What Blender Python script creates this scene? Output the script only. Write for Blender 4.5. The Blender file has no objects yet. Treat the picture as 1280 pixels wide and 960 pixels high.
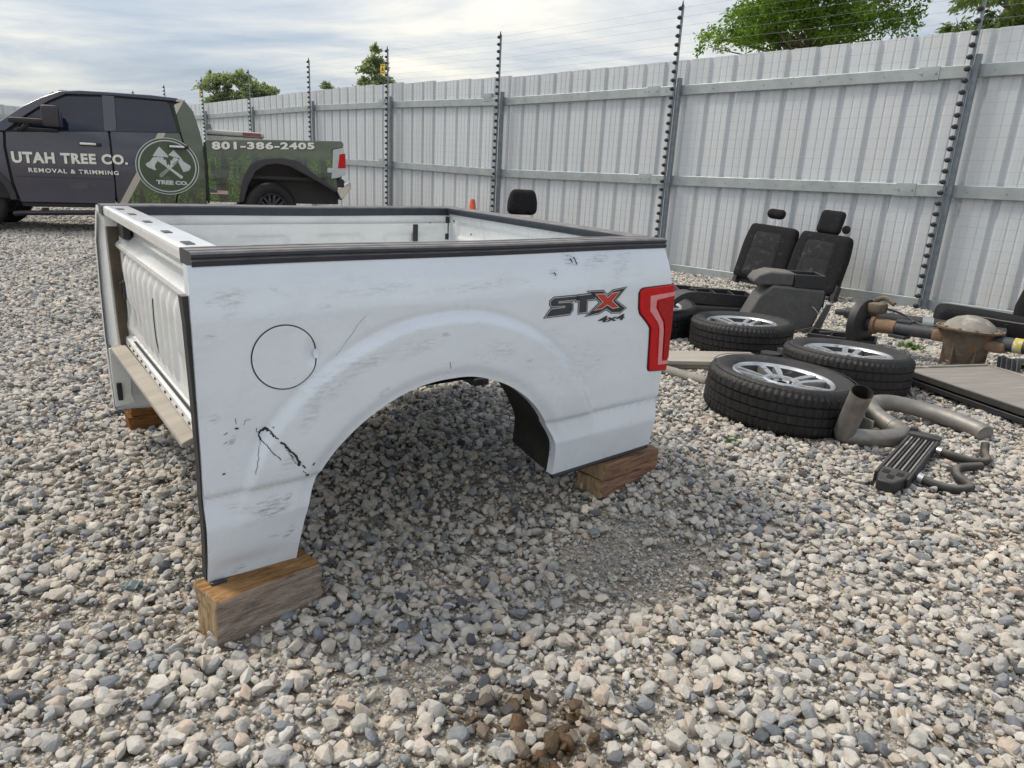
import bpy, bmesh, math, random
import numpy as np
from mathutils import Vector, Matrix, Euler
rnd = random.Random(7)
npr = np.random.default_rng(7)
S = bpy.context.scene
COL = S.collection
rad = math.radians

# ------------------------------------------------------------------ camera
CAM_H = 1.31
PITCH, ROLL = 16.258, 3.010
def cam_axes():
    p, r = rad(PITCH), rad(ROLL)
    f = Vector((0, math.cos(p), -math.sin(p))); rt = Vector((1, 0, 0)); u = rt.cross(f)
    return rt*math.cos(r) + u*math.sin(r), u*math.cos(r) - rt*math.sin(r), f
cr, cu, cf = cam_axes()
cam_d = bpy.data.cameras.new('camera'); cam = bpy.data.objects.new('camera', cam_d); COL.objects.link(cam)
cam.matrix_world = Matrix(((cr.x, cu.x, -cf.x, 0), (cr.y, cu.y, -cf.y, 0), (cr.z, cu.z, -cf.z, CAM_H), (0, 0, 0, 1)))
cam_d.sensor_fit = 'HORIZONTAL'; cam_d.sensor_width = 36.0; cam_d.lens = 861.24/1280*36
cam_d.clip_start = 0.05; cam_d.clip_end = 600
S.camera = cam

# ------------------------------------------------------------------ light
SUN_EL, SUN_AZ = 55.0, -72.0          # azimuth clockwise from +Y
S.view_settings.view_transform = 'Standard'; S.view_settings.look = 'None'
S.view_settings.gamma = 1.0; S.view_settings.use_curve_mapping = False
S.view_settings.exposure = 0.48
W = bpy.data.worlds.new('World'); S.world = W; W.use_nodes = True
wt = W.node_tree; wt.nodes.clear()
def wn(t, **k):
    n = wt.nodes.new(t)
    for a, b in k.items(): setattr(n, a, b)
    return n
def wmath(op, a, b=None):
    n = wn('ShaderNodeMath', operation=op)
    for i, v in enumerate((a, b)):
        if v is None: continue
        if isinstance(v, (int, float)): n.inputs[i].default_value = v
        else: wt.links.new(v, n.inputs[i])
    return n.outputs[0]
sky = wn('ShaderNodeTexSky', sky_type='NISHITA', sun_disc=False)
sky.sun_elevation = rad(SUN_EL); sky.sun_rotation = rad(SUN_AZ); sky.dust_density = 2.0
tc = wn('ShaderNodeTexCoord'); sep = wn('ShaderNodeSeparateXYZ'); wt.links.new(tc.outputs['Generated'], sep.inputs[0])
zc = wmath('MAXIMUM', sep.outputs[2], 0.0)
den = wmath('ADD', zc, 0.13)
comb = wn('ShaderNodeCombineXYZ')
wt.links.new(wmath('DIVIDE', sep.outputs[0], den), comb.inputs[0]); wt.links.new(wmath('DIVIDE', sep.outputs[1], den), comb.inputs[1])
mp = wn('ShaderNodeMapping'); mp.inputs['Rotation'].default_value = (0, 0, rad(24)); mp.inputs['Scale'].default_value = (0.46, 0.80, 1)
wt.links.new(comb.outputs[0], mp.inputs[0])
n1 = wn('ShaderNodeTexNoise'); n1.inputs['Scale'].default_value = 1.25; n1.inputs['Detail'].default_value = 9; n1.inputs['Roughness'].default_value = 0.58; n1.inputs['Distortion'].default_value = 0.35
wt.links.new(mp.outputs[0], n1.inputs['Vector'])
n2 = wn('ShaderNodeTexNoise'); n2.inputs['Scale'].default_value = 0.55; n2.inputs['Detail'].default_value = 5
wt.links.new(mp.outputs[0], n2.inputs['Vector'])
cr1 = wn('ShaderNodeValToRGB')
e = cr1.color_ramp.elements
e[0].position = 0.36; e[0].color = (3.1, 3.6, 4.3, 1)
e[1].position = 0.61; e[1].color = (11.2, 10.3, 8.4, 1)
m = e.new(0.44); m.color = (4.6, 5.1, 5.75, 1)
m = e.new(0.515); m.color = (7.1, 7.1, 6.8, 1)
wt.links.new(wmath('ADD', wmath('MULTIPLY', n1.outputs[0], 0.75), wmath('MULTIPLY', n2.outputs[0], 0.25)), cr1.inputs[0])
# overcast sky: brighter overhead than at the horizon
grad = wmath('ADD', wmath('MULTIPLY', zc, 0.95), 0.72)
cm = wn('ShaderNodeVectorMath', operation='SCALE'); wt.links.new(cr1.outputs[0], cm.inputs[0]); wt.links.new(grad, cm.inputs['Scale'])
mx = wn('ShaderNodeMix', data_type='RGBA')      # broken cloud, closed near the horizon; unseen zenith made bluer to cool ambient light
wt.links.new(wmath('SUBTRACT', 0.82, wmath('MULTIPLY', zc, 0.52)), mx.inputs[0])
wt.links.new(sky.outputs[0], mx.inputs[6]); wt.links.new(cm.outputs[0], mx.inputs[7])
bg = wn('ShaderNodeBackground'); bg.inputs[1].default_value = 0.1
wt.links.new(mx.outputs[2], bg.inputs[0])
wo = wn('ShaderNodeOutputWorld'); wt.links.new(bg.outputs[0], wo.inputs[0])
sun_d = bpy.data.lights.new('sun', 'SUN'); sun_d.energy = 2.1; sun_d.angle = rad(14); sun_d.color = (1.0, 0.90, 0.755)
sun = bpy.data.objects.new('sun', sun_d); COL.objects.link(sun)
sdir = Vector((math.sin(rad(SUN_AZ))*math.cos(rad(SUN_EL)), math.cos(rad(SUN_AZ))*math.cos(rad(SUN_EL)), math.sin(rad(SUN_EL))))
sun.rotation_euler = sdir.to_track_quat('Z', 'Y').to_euler()
sun.location = sdir*40

# ------------------------------------------------------------------ helpers
def tag(o, label=None, cat=None, group=None, kind=None):
    if label: o['label'] = label
    if cat: o['category'] = cat
    if group: o['group'] = group
    if kind: o['kind'] = kind
    return o
def empty(name, loc=(0, 0, 0), rz=0.0, mat=None):
    o = bpy.data.objects.new(name, None); COL.objects.link(o); o.empty_display_size = 0.1
    if mat is not None: o.matrix_world = mat
    else: o.location = loc; o.rotation_euler = (0, 0, rz)
    return o
class MB:
    def __init__(s): s.v = []; s.f = []
    def add(s, vs, fs, M=None):
        b = len(s.v)
        s.v += [tuple(M @ Vector(p)) if M is not None else tuple(p) for p in vs]
        s.f += [tuple(i+b for i in q) for q in fs]; return s
    def box(s, c, d, M=None):
        x, y, z = c; a, b, h = d[0]/2, d[1]/2, d[2]/2
        vs = [(x+i*a, y+j*b, z+k*h) for k in (-1, 1) for j in (-1, 1) for i in (-1, 1)]
        return s.add(vs, [(0, 2, 3, 1), (4, 5, 7, 6), (0, 1, 5, 4), (2, 6, 7, 3), (0, 4, 6, 2), (1, 3, 7, 5)], M)
    def rbox(s, c, d, r, M=None, n=8, fn=None):
        hx = [q/2 for q in d]; inner = [max(q-r, 1e-4) for q in hx]
        idx = {}; vs = []; fs = []
        def vid(i, j, k):
            if (i, j, k) not in idx:
                p = [(-1+2*t/n) for t in (i, j, k)]
                p = [math.copysign(1-(1-abs(t))**1.7, t)*h for t, h in zip(p, hx)]
                q = [max(-w, min(w, t)) for t, w in zip(p, inner)]
                dv = Vector(p)-Vector(q); P = Vector(q) + (dv.normalized()*r if dv.length > 1e-9 else Vector())
                if fn: P = Vector(fn(P))
                idx[(i, j, k)] = len(vs); vs.append((P.x+c[0], P.y+c[1], P.z+c[2]))
            return idx[(i, j, k)]
        for a in range(n):
            for b in range(n):
                fs.append([vid(a, b, 0), vid(a, b+1, 0), vid(a+1, b+1, 0), vid(a+1, b, 0)])
                fs.append([vid(a, b, n), vid(a+1, b, n), vid(a+1, b+1, n), vid(a, b+1, n)])
                fs.append([vid(a, 0, b), vid(a+1, 0, b), vid(a+1, 0, b+1), vid(a, 0, b+1)])
                fs.append([vid(a, n, b), vid(a, n, b+1), vid(a+1, n, b+1), vid(a+1, n, b)])
                fs.append([vid(0, a, b), vid(0, a, b+1), vid(0, a+1, b+1), vid(0, a+1, b)])
                fs.append([vid(n, a, b), vid(n, a+1, b), vid(n, a+1, b+1), vid(n, a, b+1)])
        return s.add(vs, fs, M)
    def prism(s, poly, y0, y1, M=None, axis='y'):
        """polygon given in (x, z), extruded along y from y0 to y1"""
        ar = sum(poly[i][0]*poly[(i+1) % len(poly)][1]-poly[(i+1) % len(poly)][0]*poly[i][1] for i in range(len(poly)))
        if ar < 0: poly = poly[::-1]
        n = len(poly)
        if axis == 'y': mk = lambda a, b, t: (a, t, b)
        elif axis == 'z': mk = lambda a, b, t: (a, b, -t)
        else: mk = lambda a, b, t: (-t, a, b)
        vs = [mk(a, b, y0) for a, b in poly]+[mk(a, b, y1) for a, b in poly]
        fs = [tuple(range(n)), tuple(range(2*n-1, n-1, -1))]+[(i, i+n, (i+1) % n+n, (i+1) % n) for i in range(n)]
        return s.add(vs, fs, M)
    def tube(s, path, r, seg=12, caps=True, M=None, flat=1.0):
        P = [Vector(p) for p in path]; n = len(P); R = r if isinstance(r, (list, tuple)) else [r]*n
        vs = []; fs = []; prev = None
        for i in range(n):
            t = (P[min(i+1, n-1)]-P[max(i-1, 0)]).normalized()
            if prev is None:
                a = Vector((0, 0, 1)) if abs(t.z) < .9 else Vector((1, 0, 0)); u = t.cross(a).normalized()
            else:
                u = prev-t*prev.dot(t)
                u = u.normalized() if u.length > 1e-6 else t.orthogonal().normalized()
            prev = u; w = t.cross(u)
            for k in range(seg):
                an = 2*math.pi*k/seg; vs.append(P[i]+(u*math.cos(an)+w*math.sin(an)*flat)*R[i])
        for i in range(n-1):
            for k in range(seg):
                fs.append((i*seg+k, i*seg+(k+1) % seg, (i+1)*seg+(k+1) % seg, (i+1)*seg+k))
        if caps: fs += [tuple(range(seg-1, -1, -1)), tuple((n-1)*seg+k for k in range(seg))]
        return s.add(vs, fs, M)
    def lathe(s, prof, seg=48, M=None, closed=False):
        """(radius, z) profile round the z axis"""
        n = len(prof); vs = []; fs = []
        for k in range(seg):
            an = 2*math.pi*k/seg
            for r_, z in prof: vs.append((r_*math.cos(an), r_*math.sin(an), z))
        for k in range(seg):
            k2 = (k+1) % seg
            for i in range(n if closed else n-1):
                j = (i+1) % n; fs.append((k*n+i, k2*n+i, k2*n+j, k*n+j))
        return s.add(vs, fs, M)
    def warp(s, fn): s.v = [tuple(fn(*p)) for p in s.v]; return s
    def mesh(s, name, smooth=40):
        me = bpy.data.meshes.new(name); me.from_pydata(s.v, [], s.f); me.validate(); me.update()
        if smooth:
            me.shade_smooth(); me.set_sharp_from_angle(angle=rad(smooth))
        return me
    def build(s, name, mat, parent=None, smooth=40, bevel=0, loc=None, seg=2):
        return put(name, s.mesh(name, smooth), mat, parent, bevel, loc, seg)
def put(name, me, mat, parent=None, bevel=0, loc=None, seg=2):
    o = bpy.data.objects.new(name, me); COL.objects.link(o)
    if mat is not None and not me.materials: me.materials.append(mat)
    if parent is not None: o.parent = parent
    if loc is not None: o.location = loc
    if bevel:
        b = o.modifiers.new('bevel', 'BEVEL'); b.width = bevel; b.segments = seg; b.limit_method = 'ANGLE'; b.angle_limit = rad(35)
        b.harden_normals = False
    return o
def smooth_path(pts, n=8, closed=False):
    P = [Vector(p) for p in pts]; out = []
    for i in range(len(P)-1):
        a, b = P[i], P[i+1]; p0 = P[i-1] if i else a*2-b; p3 = P[i+2] if i+2 < len(P) else b*2-a
        for k in range(n):
            t = k/n
            out.append(0.5*((2*a)+(-p0+b)*t+(2*p0-5*a+4*b-p3)*t*t+(-p0+3*a-3*b+p3)*t**3))
    out.append(P[-1]); return out
def sstep(a, b, x):
    t = max(0.0, min(1.0, (x-a)/(b-a))) if b != a else float(x > a); return t*t*(3-2*t)
def copy_tree(o, parent=None):
    c = o.copy(); COL.objects.link(c); c.parent = parent
    if parent is not None: c.matrix_parent_inverse = o.matrix_parent_inverse
    for ch in list(o.children): copy_tree(ch, c)
    return c
def text_mesh(body, bold=0.0, size=1.0, space=1.0):
    cd = bpy.data.curves.new('lettering', 'FONT'); cd.body = body; cd.size = size; cd.offset = bold; cd.space_character = space; cd.resolution_u = 3
    ob = bpy.data.objects.new('lettering', cd); COL.objects.link(ob)
    dg = bpy.context.evaluated_depsgraph_get(); me = bpy.data.meshes.new_from_object(ob.evaluated_get(dg))
    bpy.data.objects.remove(ob); bpy.data.curves.remove(cd); return me

# ------------------------------------------------------------------ materials
MATS = {}
def N(nt, t, **k):
    n = nt.nodes.new(t)
    for a, b in k.items(): setattr(n, a, b)
    return n
def pm(name, c1, c2=None, scale=6.0, detail=6, rough=0.6, r2=None, metal=0.0, bump=0.0, bscale=60.0, stretch=(1, 1, 1), lo=0.35, hi=0.65,
       spots=None, sscale=30, slo=.62, shi=.68, coat=0.0, dust=None, dustk=.6, spec=.5):
    """base colour c1-c2 by noise, optional spots colour, optional dust settled on upward faces, fine bump"""
    m_ = bpy.data.materials.new(name); m_.use_nodes = True; nt = m_.node_tree; L = nt.links
    b = nt.nodes['Principled BSDF']; MATS[name] = m_
    t = N(nt, 'ShaderNodeTexCoord'); mp_ = N(nt, 'ShaderNodeMapping'); mp_.inputs['Scale'].default_value = stretch
    L.new(t.outputs['Object'], mp_.inputs[0])
    n_ = N(nt, 'ShaderNodeTexNoise'); n_.inputs['Scale'].default_value = scale; n_.inputs['Detail'].default_value = detail; n_.inputs['Roughness'].default_value = .6
    L.new(mp_.outputs[0], n_.inputs['Vector'])
    mr = N(nt, 'ShaderNodeMapRange'); mr.inputs[1].default_value = lo; mr.inputs[2].default_value = hi; L.new(n_.outputs[0], mr.inputs[0])
    mx_ = N(nt, 'ShaderNodeMix', data_type='RGBA'); c2 = c2 or tuple(x*.8 for x in c1)
    mx_.inputs[6].default_value = (*c1, 1); mx_.inputs[7].default_value = (*c2, 1); L.new(mr.outputs[0], mx_.inputs[0])
    col = mx_.outputs[2]
    if spots:
        n3 = N(nt, 'ShaderNodeTexNoise'); n3.inputs['Scale'].default_value = sscale; n3.inputs['Detail'].default_value = 8; L.new(mp_.outputs[0], n3.inputs['Vector'])
        m3 = N(nt, 'ShaderNodeMapRange'); m3.inputs[1].default_value = slo; m3.inputs[2].default_value = shi; L.new(n3.outputs[0], m3.inputs[0])
        x3 = N(nt, 'ShaderNodeMix', data_type='RGBA'); L.new(m3.outputs[0], x3.inputs[0]); L.new(col, x3.inputs[6]); x3.inputs[7].default_value = (*spots, 1); col = x3.outputs[2]
    if dust:
        g = N(nt, 'ShaderNodeNewGeometry'); sp = N(nt, 'ShaderNodeSeparateXYZ'); L.new(g.outputs['Normal'], sp.inputs[0])
        m4 = N(nt, 'ShaderNodeMapRange'); m4.inputs[1].default_value = .55; m4.inputs[2].default_value = .95; m4.inputs[4].default_value = dustk; L.new(sp.outputs[2], m4.inputs[0])
        n5 = N(nt, 'ShaderNodeTexNoise'); n5.inputs['Scale'].default_value = 14; n5.inputs['Detail'].default_value = 7; L.new(t.outputs['Object'], n5.inputs['Vector'])
        m5 = N(nt, 'ShaderNodeMapRange'); m5.inputs[1].default_value = .3; m5.inputs[2].default_value = .6; m5.inputs[3].default_value = .35; L.new(n5.outputs[0], m5.inputs[0])
        mm = N(nt, 'ShaderNodeMath', operation='MULTIPLY'); L.new(m4.outputs[0], mm.inputs[0]); L.new(m5.outputs[0], mm.inputs[1])
        x4 = N(nt, 'ShaderNodeMix', data_type='RGBA'); L.new(mm.outputs[0], x4.inputs[0]); L.new(col, x4.inputs[6]); x4.inputs[7].default_value = (*dust, 1); col = x4.outputs[2]
    L.new(col, b.inputs['Base Color'])
    m2 = N(nt, 'ShaderNodeMapRange'); m2.inputs[3].default_value = rough; m2.inputs[4].default_value = r2 if r2 is not None else min(1, rough*1.25); L.new(n_.outputs[0], m2.inputs[0])
    L.new(m2.outputs[0], b.inputs['Roughness'])
    b.inputs['Metallic'].default_value = metal; b.inputs['Specular IOR Level'].default_value = spec
    if coat: b.inputs['Coat Weight'].default_value = coat; b.inputs['Coat Roughness'].default_value = .12
    if bump:
        nb = N(nt, 'ShaderNodeTexNoise'); nb.inputs['Scale'].default_value = bscale; nb.inputs['Detail'].default_value = 6; L.new(mp_.outputs[0], nb.inputs['Vector'])
        bp = N(nt, 'ShaderNodeBump'); bp.inputs['Strength'].default_value = bump; bp.inputs['Distance'].default_value = .01; L.new(nb.outputs[0], bp.inputs['Height']); L.new(bp.outputs[0], b.inputs['Normal'])
    return m_
pm('black_plastic', (.012, .013, .016), (.022, .023, .026), 20, rough=.45, bump=.15, bscale=300, dust=(.16, .15, .13), dustk=.35)
pm('rail_plastic', (.016, .021, .036), (.025, .030, .046), 15, rough=.38, bump=.1, bscale=250, dust=(.30, .275, .24), dustk=.62)
pm('rubber', (.005, .0055, .007), (.011, .011, .012), 14, rough=.55, bump=.25, bscale=180, spots=(.06, .056, .05), sscale=30, slo=.62, shi=.8, dust=(.06, .057, .053), dustk=.45)
pm('seat_fabric', (.012, .012, .014), (.022, .022, .025), 60, rough=.9, bump=.35, bscale=500, spots=(.06, .058, .055), sscale=18, slo=.6, shi=.85, spec=.2)
pm('seat_insert', (.022, .023, .027), (.038, .038, .043), 50, rough=.92, bump=.35, bscale=450, spots=(.10, .095, .09), sscale=16, slo=.55, shi=.85, spec=.2)
pm('grey_plastic', (.065, .067, .07), (.09, .089, .087), 12, rough=.55, bump=.2, bscale=300, spots=(.15, .14, .12), sscale=25, slo=.6, shi=.8, dust=(.2, .185, .16), dustk=.5)
pm('galvanised', (.36, .40, .42), (.27, .31, .335), 9, rough=.42, metal=.55, bump=.08, bscale=80, stretch=(1, 1, .4))
pm('rail_steel', (.40, .44, .45), (.31, .355, .365), 5, rough=.45, metal=.35, bump=.06, bscale=60, spots=(.22, .23, .22), sscale=18, slo=.66, shi=.74)
pm('post_steel', (.24, .28, .315), (.17, .205, .235), 9, rough=.4, metal=.4, bump=.08, bscale=80)
pm('chrome', (.75, .76, .78), (.62, .63, .65), 8, rough=.14, metal=1.0)
pm('alloy', (.66, .67, .68), (.50, .51, .52), 12, rough=.28, metal=.85, spots=(.25, .23, .2), sscale=22, slo=.62, shi=.75)
pm('alloy_dark', (.045, .05, .06), (.08, .085, .095), 10, rough=.5, metal=.5, spots=(.2, .18, .15), sscale=20)
pm('rust_steel', (.15, .115, .085), (.24, .145, .085), 14, rough=.8, metal=.15, bump=.5, bscale=90, spots=(.30, .15, .07), sscale=18, slo=.58, shi=.7)
pm('cast_iron', (.095, .08, .062), (.165, .13, .095), 10, rough=.8, metal=.2, bump=.45, bscale=80, spots=(.22, .105, .045), sscale=9, slo=.52, shi=.68, dust=(.26, .22, .17), dustk=.5)
pm('dark_tube', (.035, .04, .048), (.06, .064, .07), 9, rough=.55, metal=.3, bump=.3, bscale=120, spots=(.14, .10, .07), sscale=14, slo=.64, shi=.75)
pm('exhaust_steel', (.27, .265, .255), (.20, .19, .175), 7, rough=.5, metal=.55, bump=.15, bscale=60, spots=(.34, .31, .26), sscale=12, slo=.55, shi=.75)
pm('soot', (.01, .009, .008), (.02, .017, .014), 20, rough=.95)
pm('dusty_board', (.37, .345, .30), (.29, .265, .23), 5, rough=.85, bump=.25, bscale=60, stretch=(.3, 1.5, 1.5), spots=(.22, .19, .15), sscale=12, slo=.6, shi=.8)
pm('dusty_metal', (.27, .255, .23), (.19, .175, .155), 7, rough=.7, metal=.1, bump=.15, bscale=90, spots=(.42, .40, .36), sscale=10, slo=.55, shi=.75)
pm('condenser_fin', (.22, .21, .195), (.30, .285, .26), 4, rough=.7, metal=.3, bump=.3, bscale=40, stretch=(1, 30, 1), spots=(.36, .34, .30), sscale=4, slo=.5, shi=.75)
pm('foam', (.105, .085, .06), (.07, .058, .042), 14, rough=.95, bump=.4, bscale=150)
pm('glass_dark', (.007, .011, .028), (.012, .020, .045), 2, rough=.04, r2=.06, spec=.6)
pm('lamp_red', (.56, .004, .008), (.46, .003, .006), 30, rough=.3, spec=.25)
pm('lamp_deep', (.42, .004, .008), (.28, .003, .006), 60, rough=.3, spec=.25)
pm('lamp_pink', (.70, .27, .29), (.62, .23, .25), 30, rough=.3)
pm('decal_white', (.66, .67, .64), (.58, .59, .57), 20, rough=.4)
pm('decal_black', (.012, .013, .018), (.02, .021, .028), 20, rough=.35)
pm('decal_grey', (.022, .028, .042), (.032, .038, .052), 20, rough=.35)
pm('decal_silver', (.50, .52, .54), (.42, .44, .47), 20, rough=.3, metal=.3)
pm('decal_red', (.52, .035, .02), (.42, .022, .015), 20, rough=.35)
pm('scratch_ink', (.010, .010, .013), (.03, .03, .035), 60, rough=.6)
pm('cone_orange', (.70, .13, .05), (.55, .10, .04), 10, rough=.5)
pm('sign_yellow', (.72, .52, .02), (.60, .42, .02), 10, rough=.5)
pm('yellow_tape', (.50, .41, .05), (.38, .32, .06), 40, rough=.7, spots=(.5, .48, .42), sscale=25, slo=.5, shi=.55)
pm('hose_rubber', (.02, .021, .022), (.035, .035, .034), 20, rough=.65, dust=(.22, .2, .17), dustk=.6)
pm('cloth_rag', (.30, .37, .38), (.20, .25, .27), 40, rough=.95, bump=.4, bscale=120)
pm('aluminium', (.42, .43, .44), (.34, .345, .35), 14, rough=.45, metal=.7)
pm('toolbox_white', (.55, .55, .53), (.45, .45, .43), 6, rough=.5)

def wood(name, c1, c2, dark, axis=0, ring=26):
    m_ = bpy.data.materials.new(name); m_.use_nodes = True; nt = m_.node_tree; L = nt.links; b = nt.nodes['Principled BSDF']; MATS[name] = m_
    t = N(nt, 'ShaderNodeTexCoord'); mp_ = N(nt, 'ShaderNodeMapping'); sc = [26, 26, 26]; sc[axis] = 3.2; mp_.inputs['Scale'].default_value = sc; L.new(t.outputs['Object'], mp_.inputs[0])
    a = N(nt, 'ShaderNodeTexNoise'); a.inputs['Scale'].default_value = 2.2; a.inputs['Detail'].default_value = 9; a.inputs['Roughness'].default_value = .7; a.inputs['Distortion'].default_value = .8; L.new(mp_.outputs[0], a.inputs['Vector'])
    c = N(nt, 'ShaderNodeTexNoise'); c.inputs['Scale'].default_value = ring; c.inputs['Detail'].default_value = 4; L.new(mp_.outputs[0], c.inputs['Vector'])
    r = N(nt, 'ShaderNodeValToRGB'); r.color_ramp.elements[0].position = .3; r.color_ramp.elements[0].color = (*dark, 1); r.color_ramp.elements[1].position = .68; r.color_ramp.elements[1].color = (*c1, 1)
    q = r.color_ramp.elements.new(.5); q.color = (*c2, 1)
    L.new(a.outputs[0], r.inputs[0])
    x = N(nt, 'ShaderNodeMix', data_type='RGBA', blend_type='MULTIPLY'); x.inputs[0].default_value = .55; L.new(r.outputs[0], x.inputs[6])
    r2 = N(nt, 'ShaderNodeMapRange'); r2.inputs[1].default_value = .3; r2.inputs[2].default_value = .7; r2.inputs[3].default_value = .45; r2.inputs[4].default_value = 1.1; L.new(c.outputs[0], r2.inputs[0]); L.new(r2.outputs[0], x.inputs[7])
    L.new(x.outputs[2], b.inputs['Base Color']); b.inputs['Roughness'].default_value = .9; b.inputs['Specular IOR Level'].default_value = .2
    bp = N(nt, 'ShaderNodeBump'); bp.inputs['Strength'].default_value = .9; bp.inputs['Distance'].default_value = .006
    ad = N(nt, 'ShaderNodeMath', operation='ADD'); L.new(a.outputs[0], ad.inputs[0]); L.new(c.outputs[0], ad.inputs[1]); L.new(ad.outputs[0], bp.inputs['Height']); L.new(bp.outputs[0], b.inputs['Normal'])
    return m_
wood('wood_grey', (.50, .43, .37), (.37, .30, .25), (.13, .10, .08), ring=20)
wood('wood_raw', (.45, .28, .13), (.31, .17, .07), (.085, .045, .02), ring=12)
wood('wood_end', (.46, .35, .22), (.36, .26, .155), (.17, .11, .06), axis=2, ring=10)
wood('wood_red', (.42, .27, .19), (.32, .19, .13), (.13, .07, .05))
wood('wood_orange', (.30, .15, .06), (.22, .10, .035), (.09, .04, .015))
# ------------------------------------------------------------------ ground
def vsstep(a, b, x):
    t = np.clip((x-a)/(b-a), 0, 1); return t*t*(3-2*t)
def gz(x, y):
    x = np.asarray(x, float); y = np.asarray(y, float)
    z = .17*vsstep(.5, 4.5, -x)*vsstep(5, 10, y)
    z = z + .06*np.exp(-((x-.62)**2+(y-2.95)**2)/.35) - .07*np.exp(-((x+.05)**2+(y-2.42)**2)/.22) - .02*np.exp(-((x+.1)**2+(y-2.0)**2)/.5) + .03*np.exp(-((x-.15)**2+(y-1.75)**2)/.10)
    z = z + .05*np.exp(-((x+.05)**2+(y-4.1)**2)/.9)
    near = 1/(1+(np.hypot(x, y)/14)**4)
    z = z + near*(.010*np.sin(2.1*x+1.3*y)+.008*np.sin(-3.7*x+2.9*y+1)+.006*np.sin(6.1*x+4.7*y+2)+.004*np.sin(11*x-9*y))
    return z
def gz1(x, y): return float(gz(x, y))
def axis_coords(lo, hi, fine_lo, fine_hi, fine, ratio=1.25):
    c = list(np.arange(fine_lo, fine_hi+1e-6, fine)); s_ = fine
    while c[-1] < hi: s_ *= ratio; c.append(c[-1]+s_)
    s_ = fine
    while c[0] > lo: s_ *= ratio; c.insert(0, c[0]-s_)
    return np.array(c)
gx = axis_coords(-140, 140, -4, 5, .12); gy = axis_coords(-60, 200, .4, 9, .12)
GX, GY = np.meshgrid(gx, gy); GZ = gz(GX, GY)
nx, ny = len(gx), len(gy)
vs = np.stack([GX.ravel(), GY.ravel(), GZ.ravel()], 1)
fs = [(j*nx+i, j*nx+i+1, (j+1)*nx+i+1, (j+1)*nx+i) for j in range(ny-1) for i in range(nx-1)]
me = bpy.data.meshes.new('ground'); me.from_pydata(vs.tolist(), [], fs); me.shade_smooth()
mg = bpy.data.materials.new('gravel_fines'); mg.use_nodes = True; nt = mg.node_tree; L = nt.links; b = nt.nodes['Principled BSDF']
t = N(nt, 'ShaderNodeTexCoord')
v1 = N(nt, 'ShaderNodeTexVoronoi'); v1.inputs['Scale'].default_value = 42; L.new(t.outputs['Object'], v1.inputs['Vector'])
v2 = N(nt, 'ShaderNodeTexVoronoi'); v2.inputs['Scale'].default_value = 120; L.new(t.outputs['Object'], v2.inputs['Vector'])
nn = N(nt, 'ShaderNodeTexNoise'); nn.inputs['Scale'].default_value = 2.2; nn.inputs['Detail'].default_value = 8; L.new(t.outputs['Object'], nn.inputs['Vector'])
sv = N(nt, 'ShaderNodeSeparateXYZ'); L.new(v1.outputs['Color'], sv.inputs[0])
rp = N(nt, 'ShaderNodeValToRGB'); els = rp.color_ramp.elements
els[0].position = 0; els[0].color = (.27, .24, .20, 1); els[1].position = 1; els[1].color = (.54, .49, .415, 1)
for p_, c_ in ((.35, (.37, .335, .285)), (.6, (.44, .395, .335)), (.8, (.34, .33, .31))): q = els.new(p_); q.color = (*c_, 1)
L.new(sv.outputs[0], rp.inputs[0])
sv2 = N(nt, 'ShaderNodeSeparateXYZ'); L.new(v2.outputs['Color'], sv2.inputs[0])
mr = N(nt, 'ShaderNodeMapRange'); mr.inputs[3].default_value = .65; mr.inputs[4].default_value = 1.25; L.new(sv2.outputs[0], mr.inputs[0])
mxx = N(nt, 'ShaderNodeMix', data_type='RGBA', blend_type='MULTIPLY'); mxx.inputs[0].default_value = 1; L.new(rp.outputs[0], mxx.inputs[6]); L.new(mr.outputs[0], mxx.inputs[7])
mr2 = N(nt, 'ShaderNodeMapRange'); mr2.inputs[1].default_value = .3; mr2.inputs[2].default_value = .7; mr2.inputs[3].default_value = .8; mr2.inputs[4].default_value = 1.1; L.new(nn.outputs[0], mr2.inputs[0])
mx2 = N(nt, 'ShaderNodeMix', data_type='RGBA', blend_type='MULTIPLY'); mx2.inputs[0].default_value = 1; L.new(mxx.outputs[2], mx2.inputs[6]); L.new(mr2.outputs[0], mx2.inputs[7])
L.new(mx2.outputs[2], b.inputs['Base Color']); b.inputs['Roughness'].default_value = .95; b.inputs['Specular IOR Level'].default_value = .2
bp = N(nt, 'ShaderNodeBump'); bp.inputs['Strength'].default_value = 1; bp.inputs['Distance'].default_value = .012; bp.invert = True
ad = N(nt, 'ShaderNodeMath', operation='ADD'); L.new(v1.outputs['Distance'], ad.inputs[0]); ml = N(nt, 'ShaderNodeMath', operation='MULTIPLY'); ml.inputs[1].default_value = .5; L.new(v2.outputs['Distance'], ml.inputs[0]); L.new(ml.outputs[0], ad.inputs[1])
L.new(ad.outputs[0], bp.inputs['Height']); L.new(bp.outputs[0], b.inputs['Normal'])
ground = put('ground', me, mg); tag(ground, 'gravel yard of grey and beige crushed stones', 'ground', kind='structure')

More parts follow.
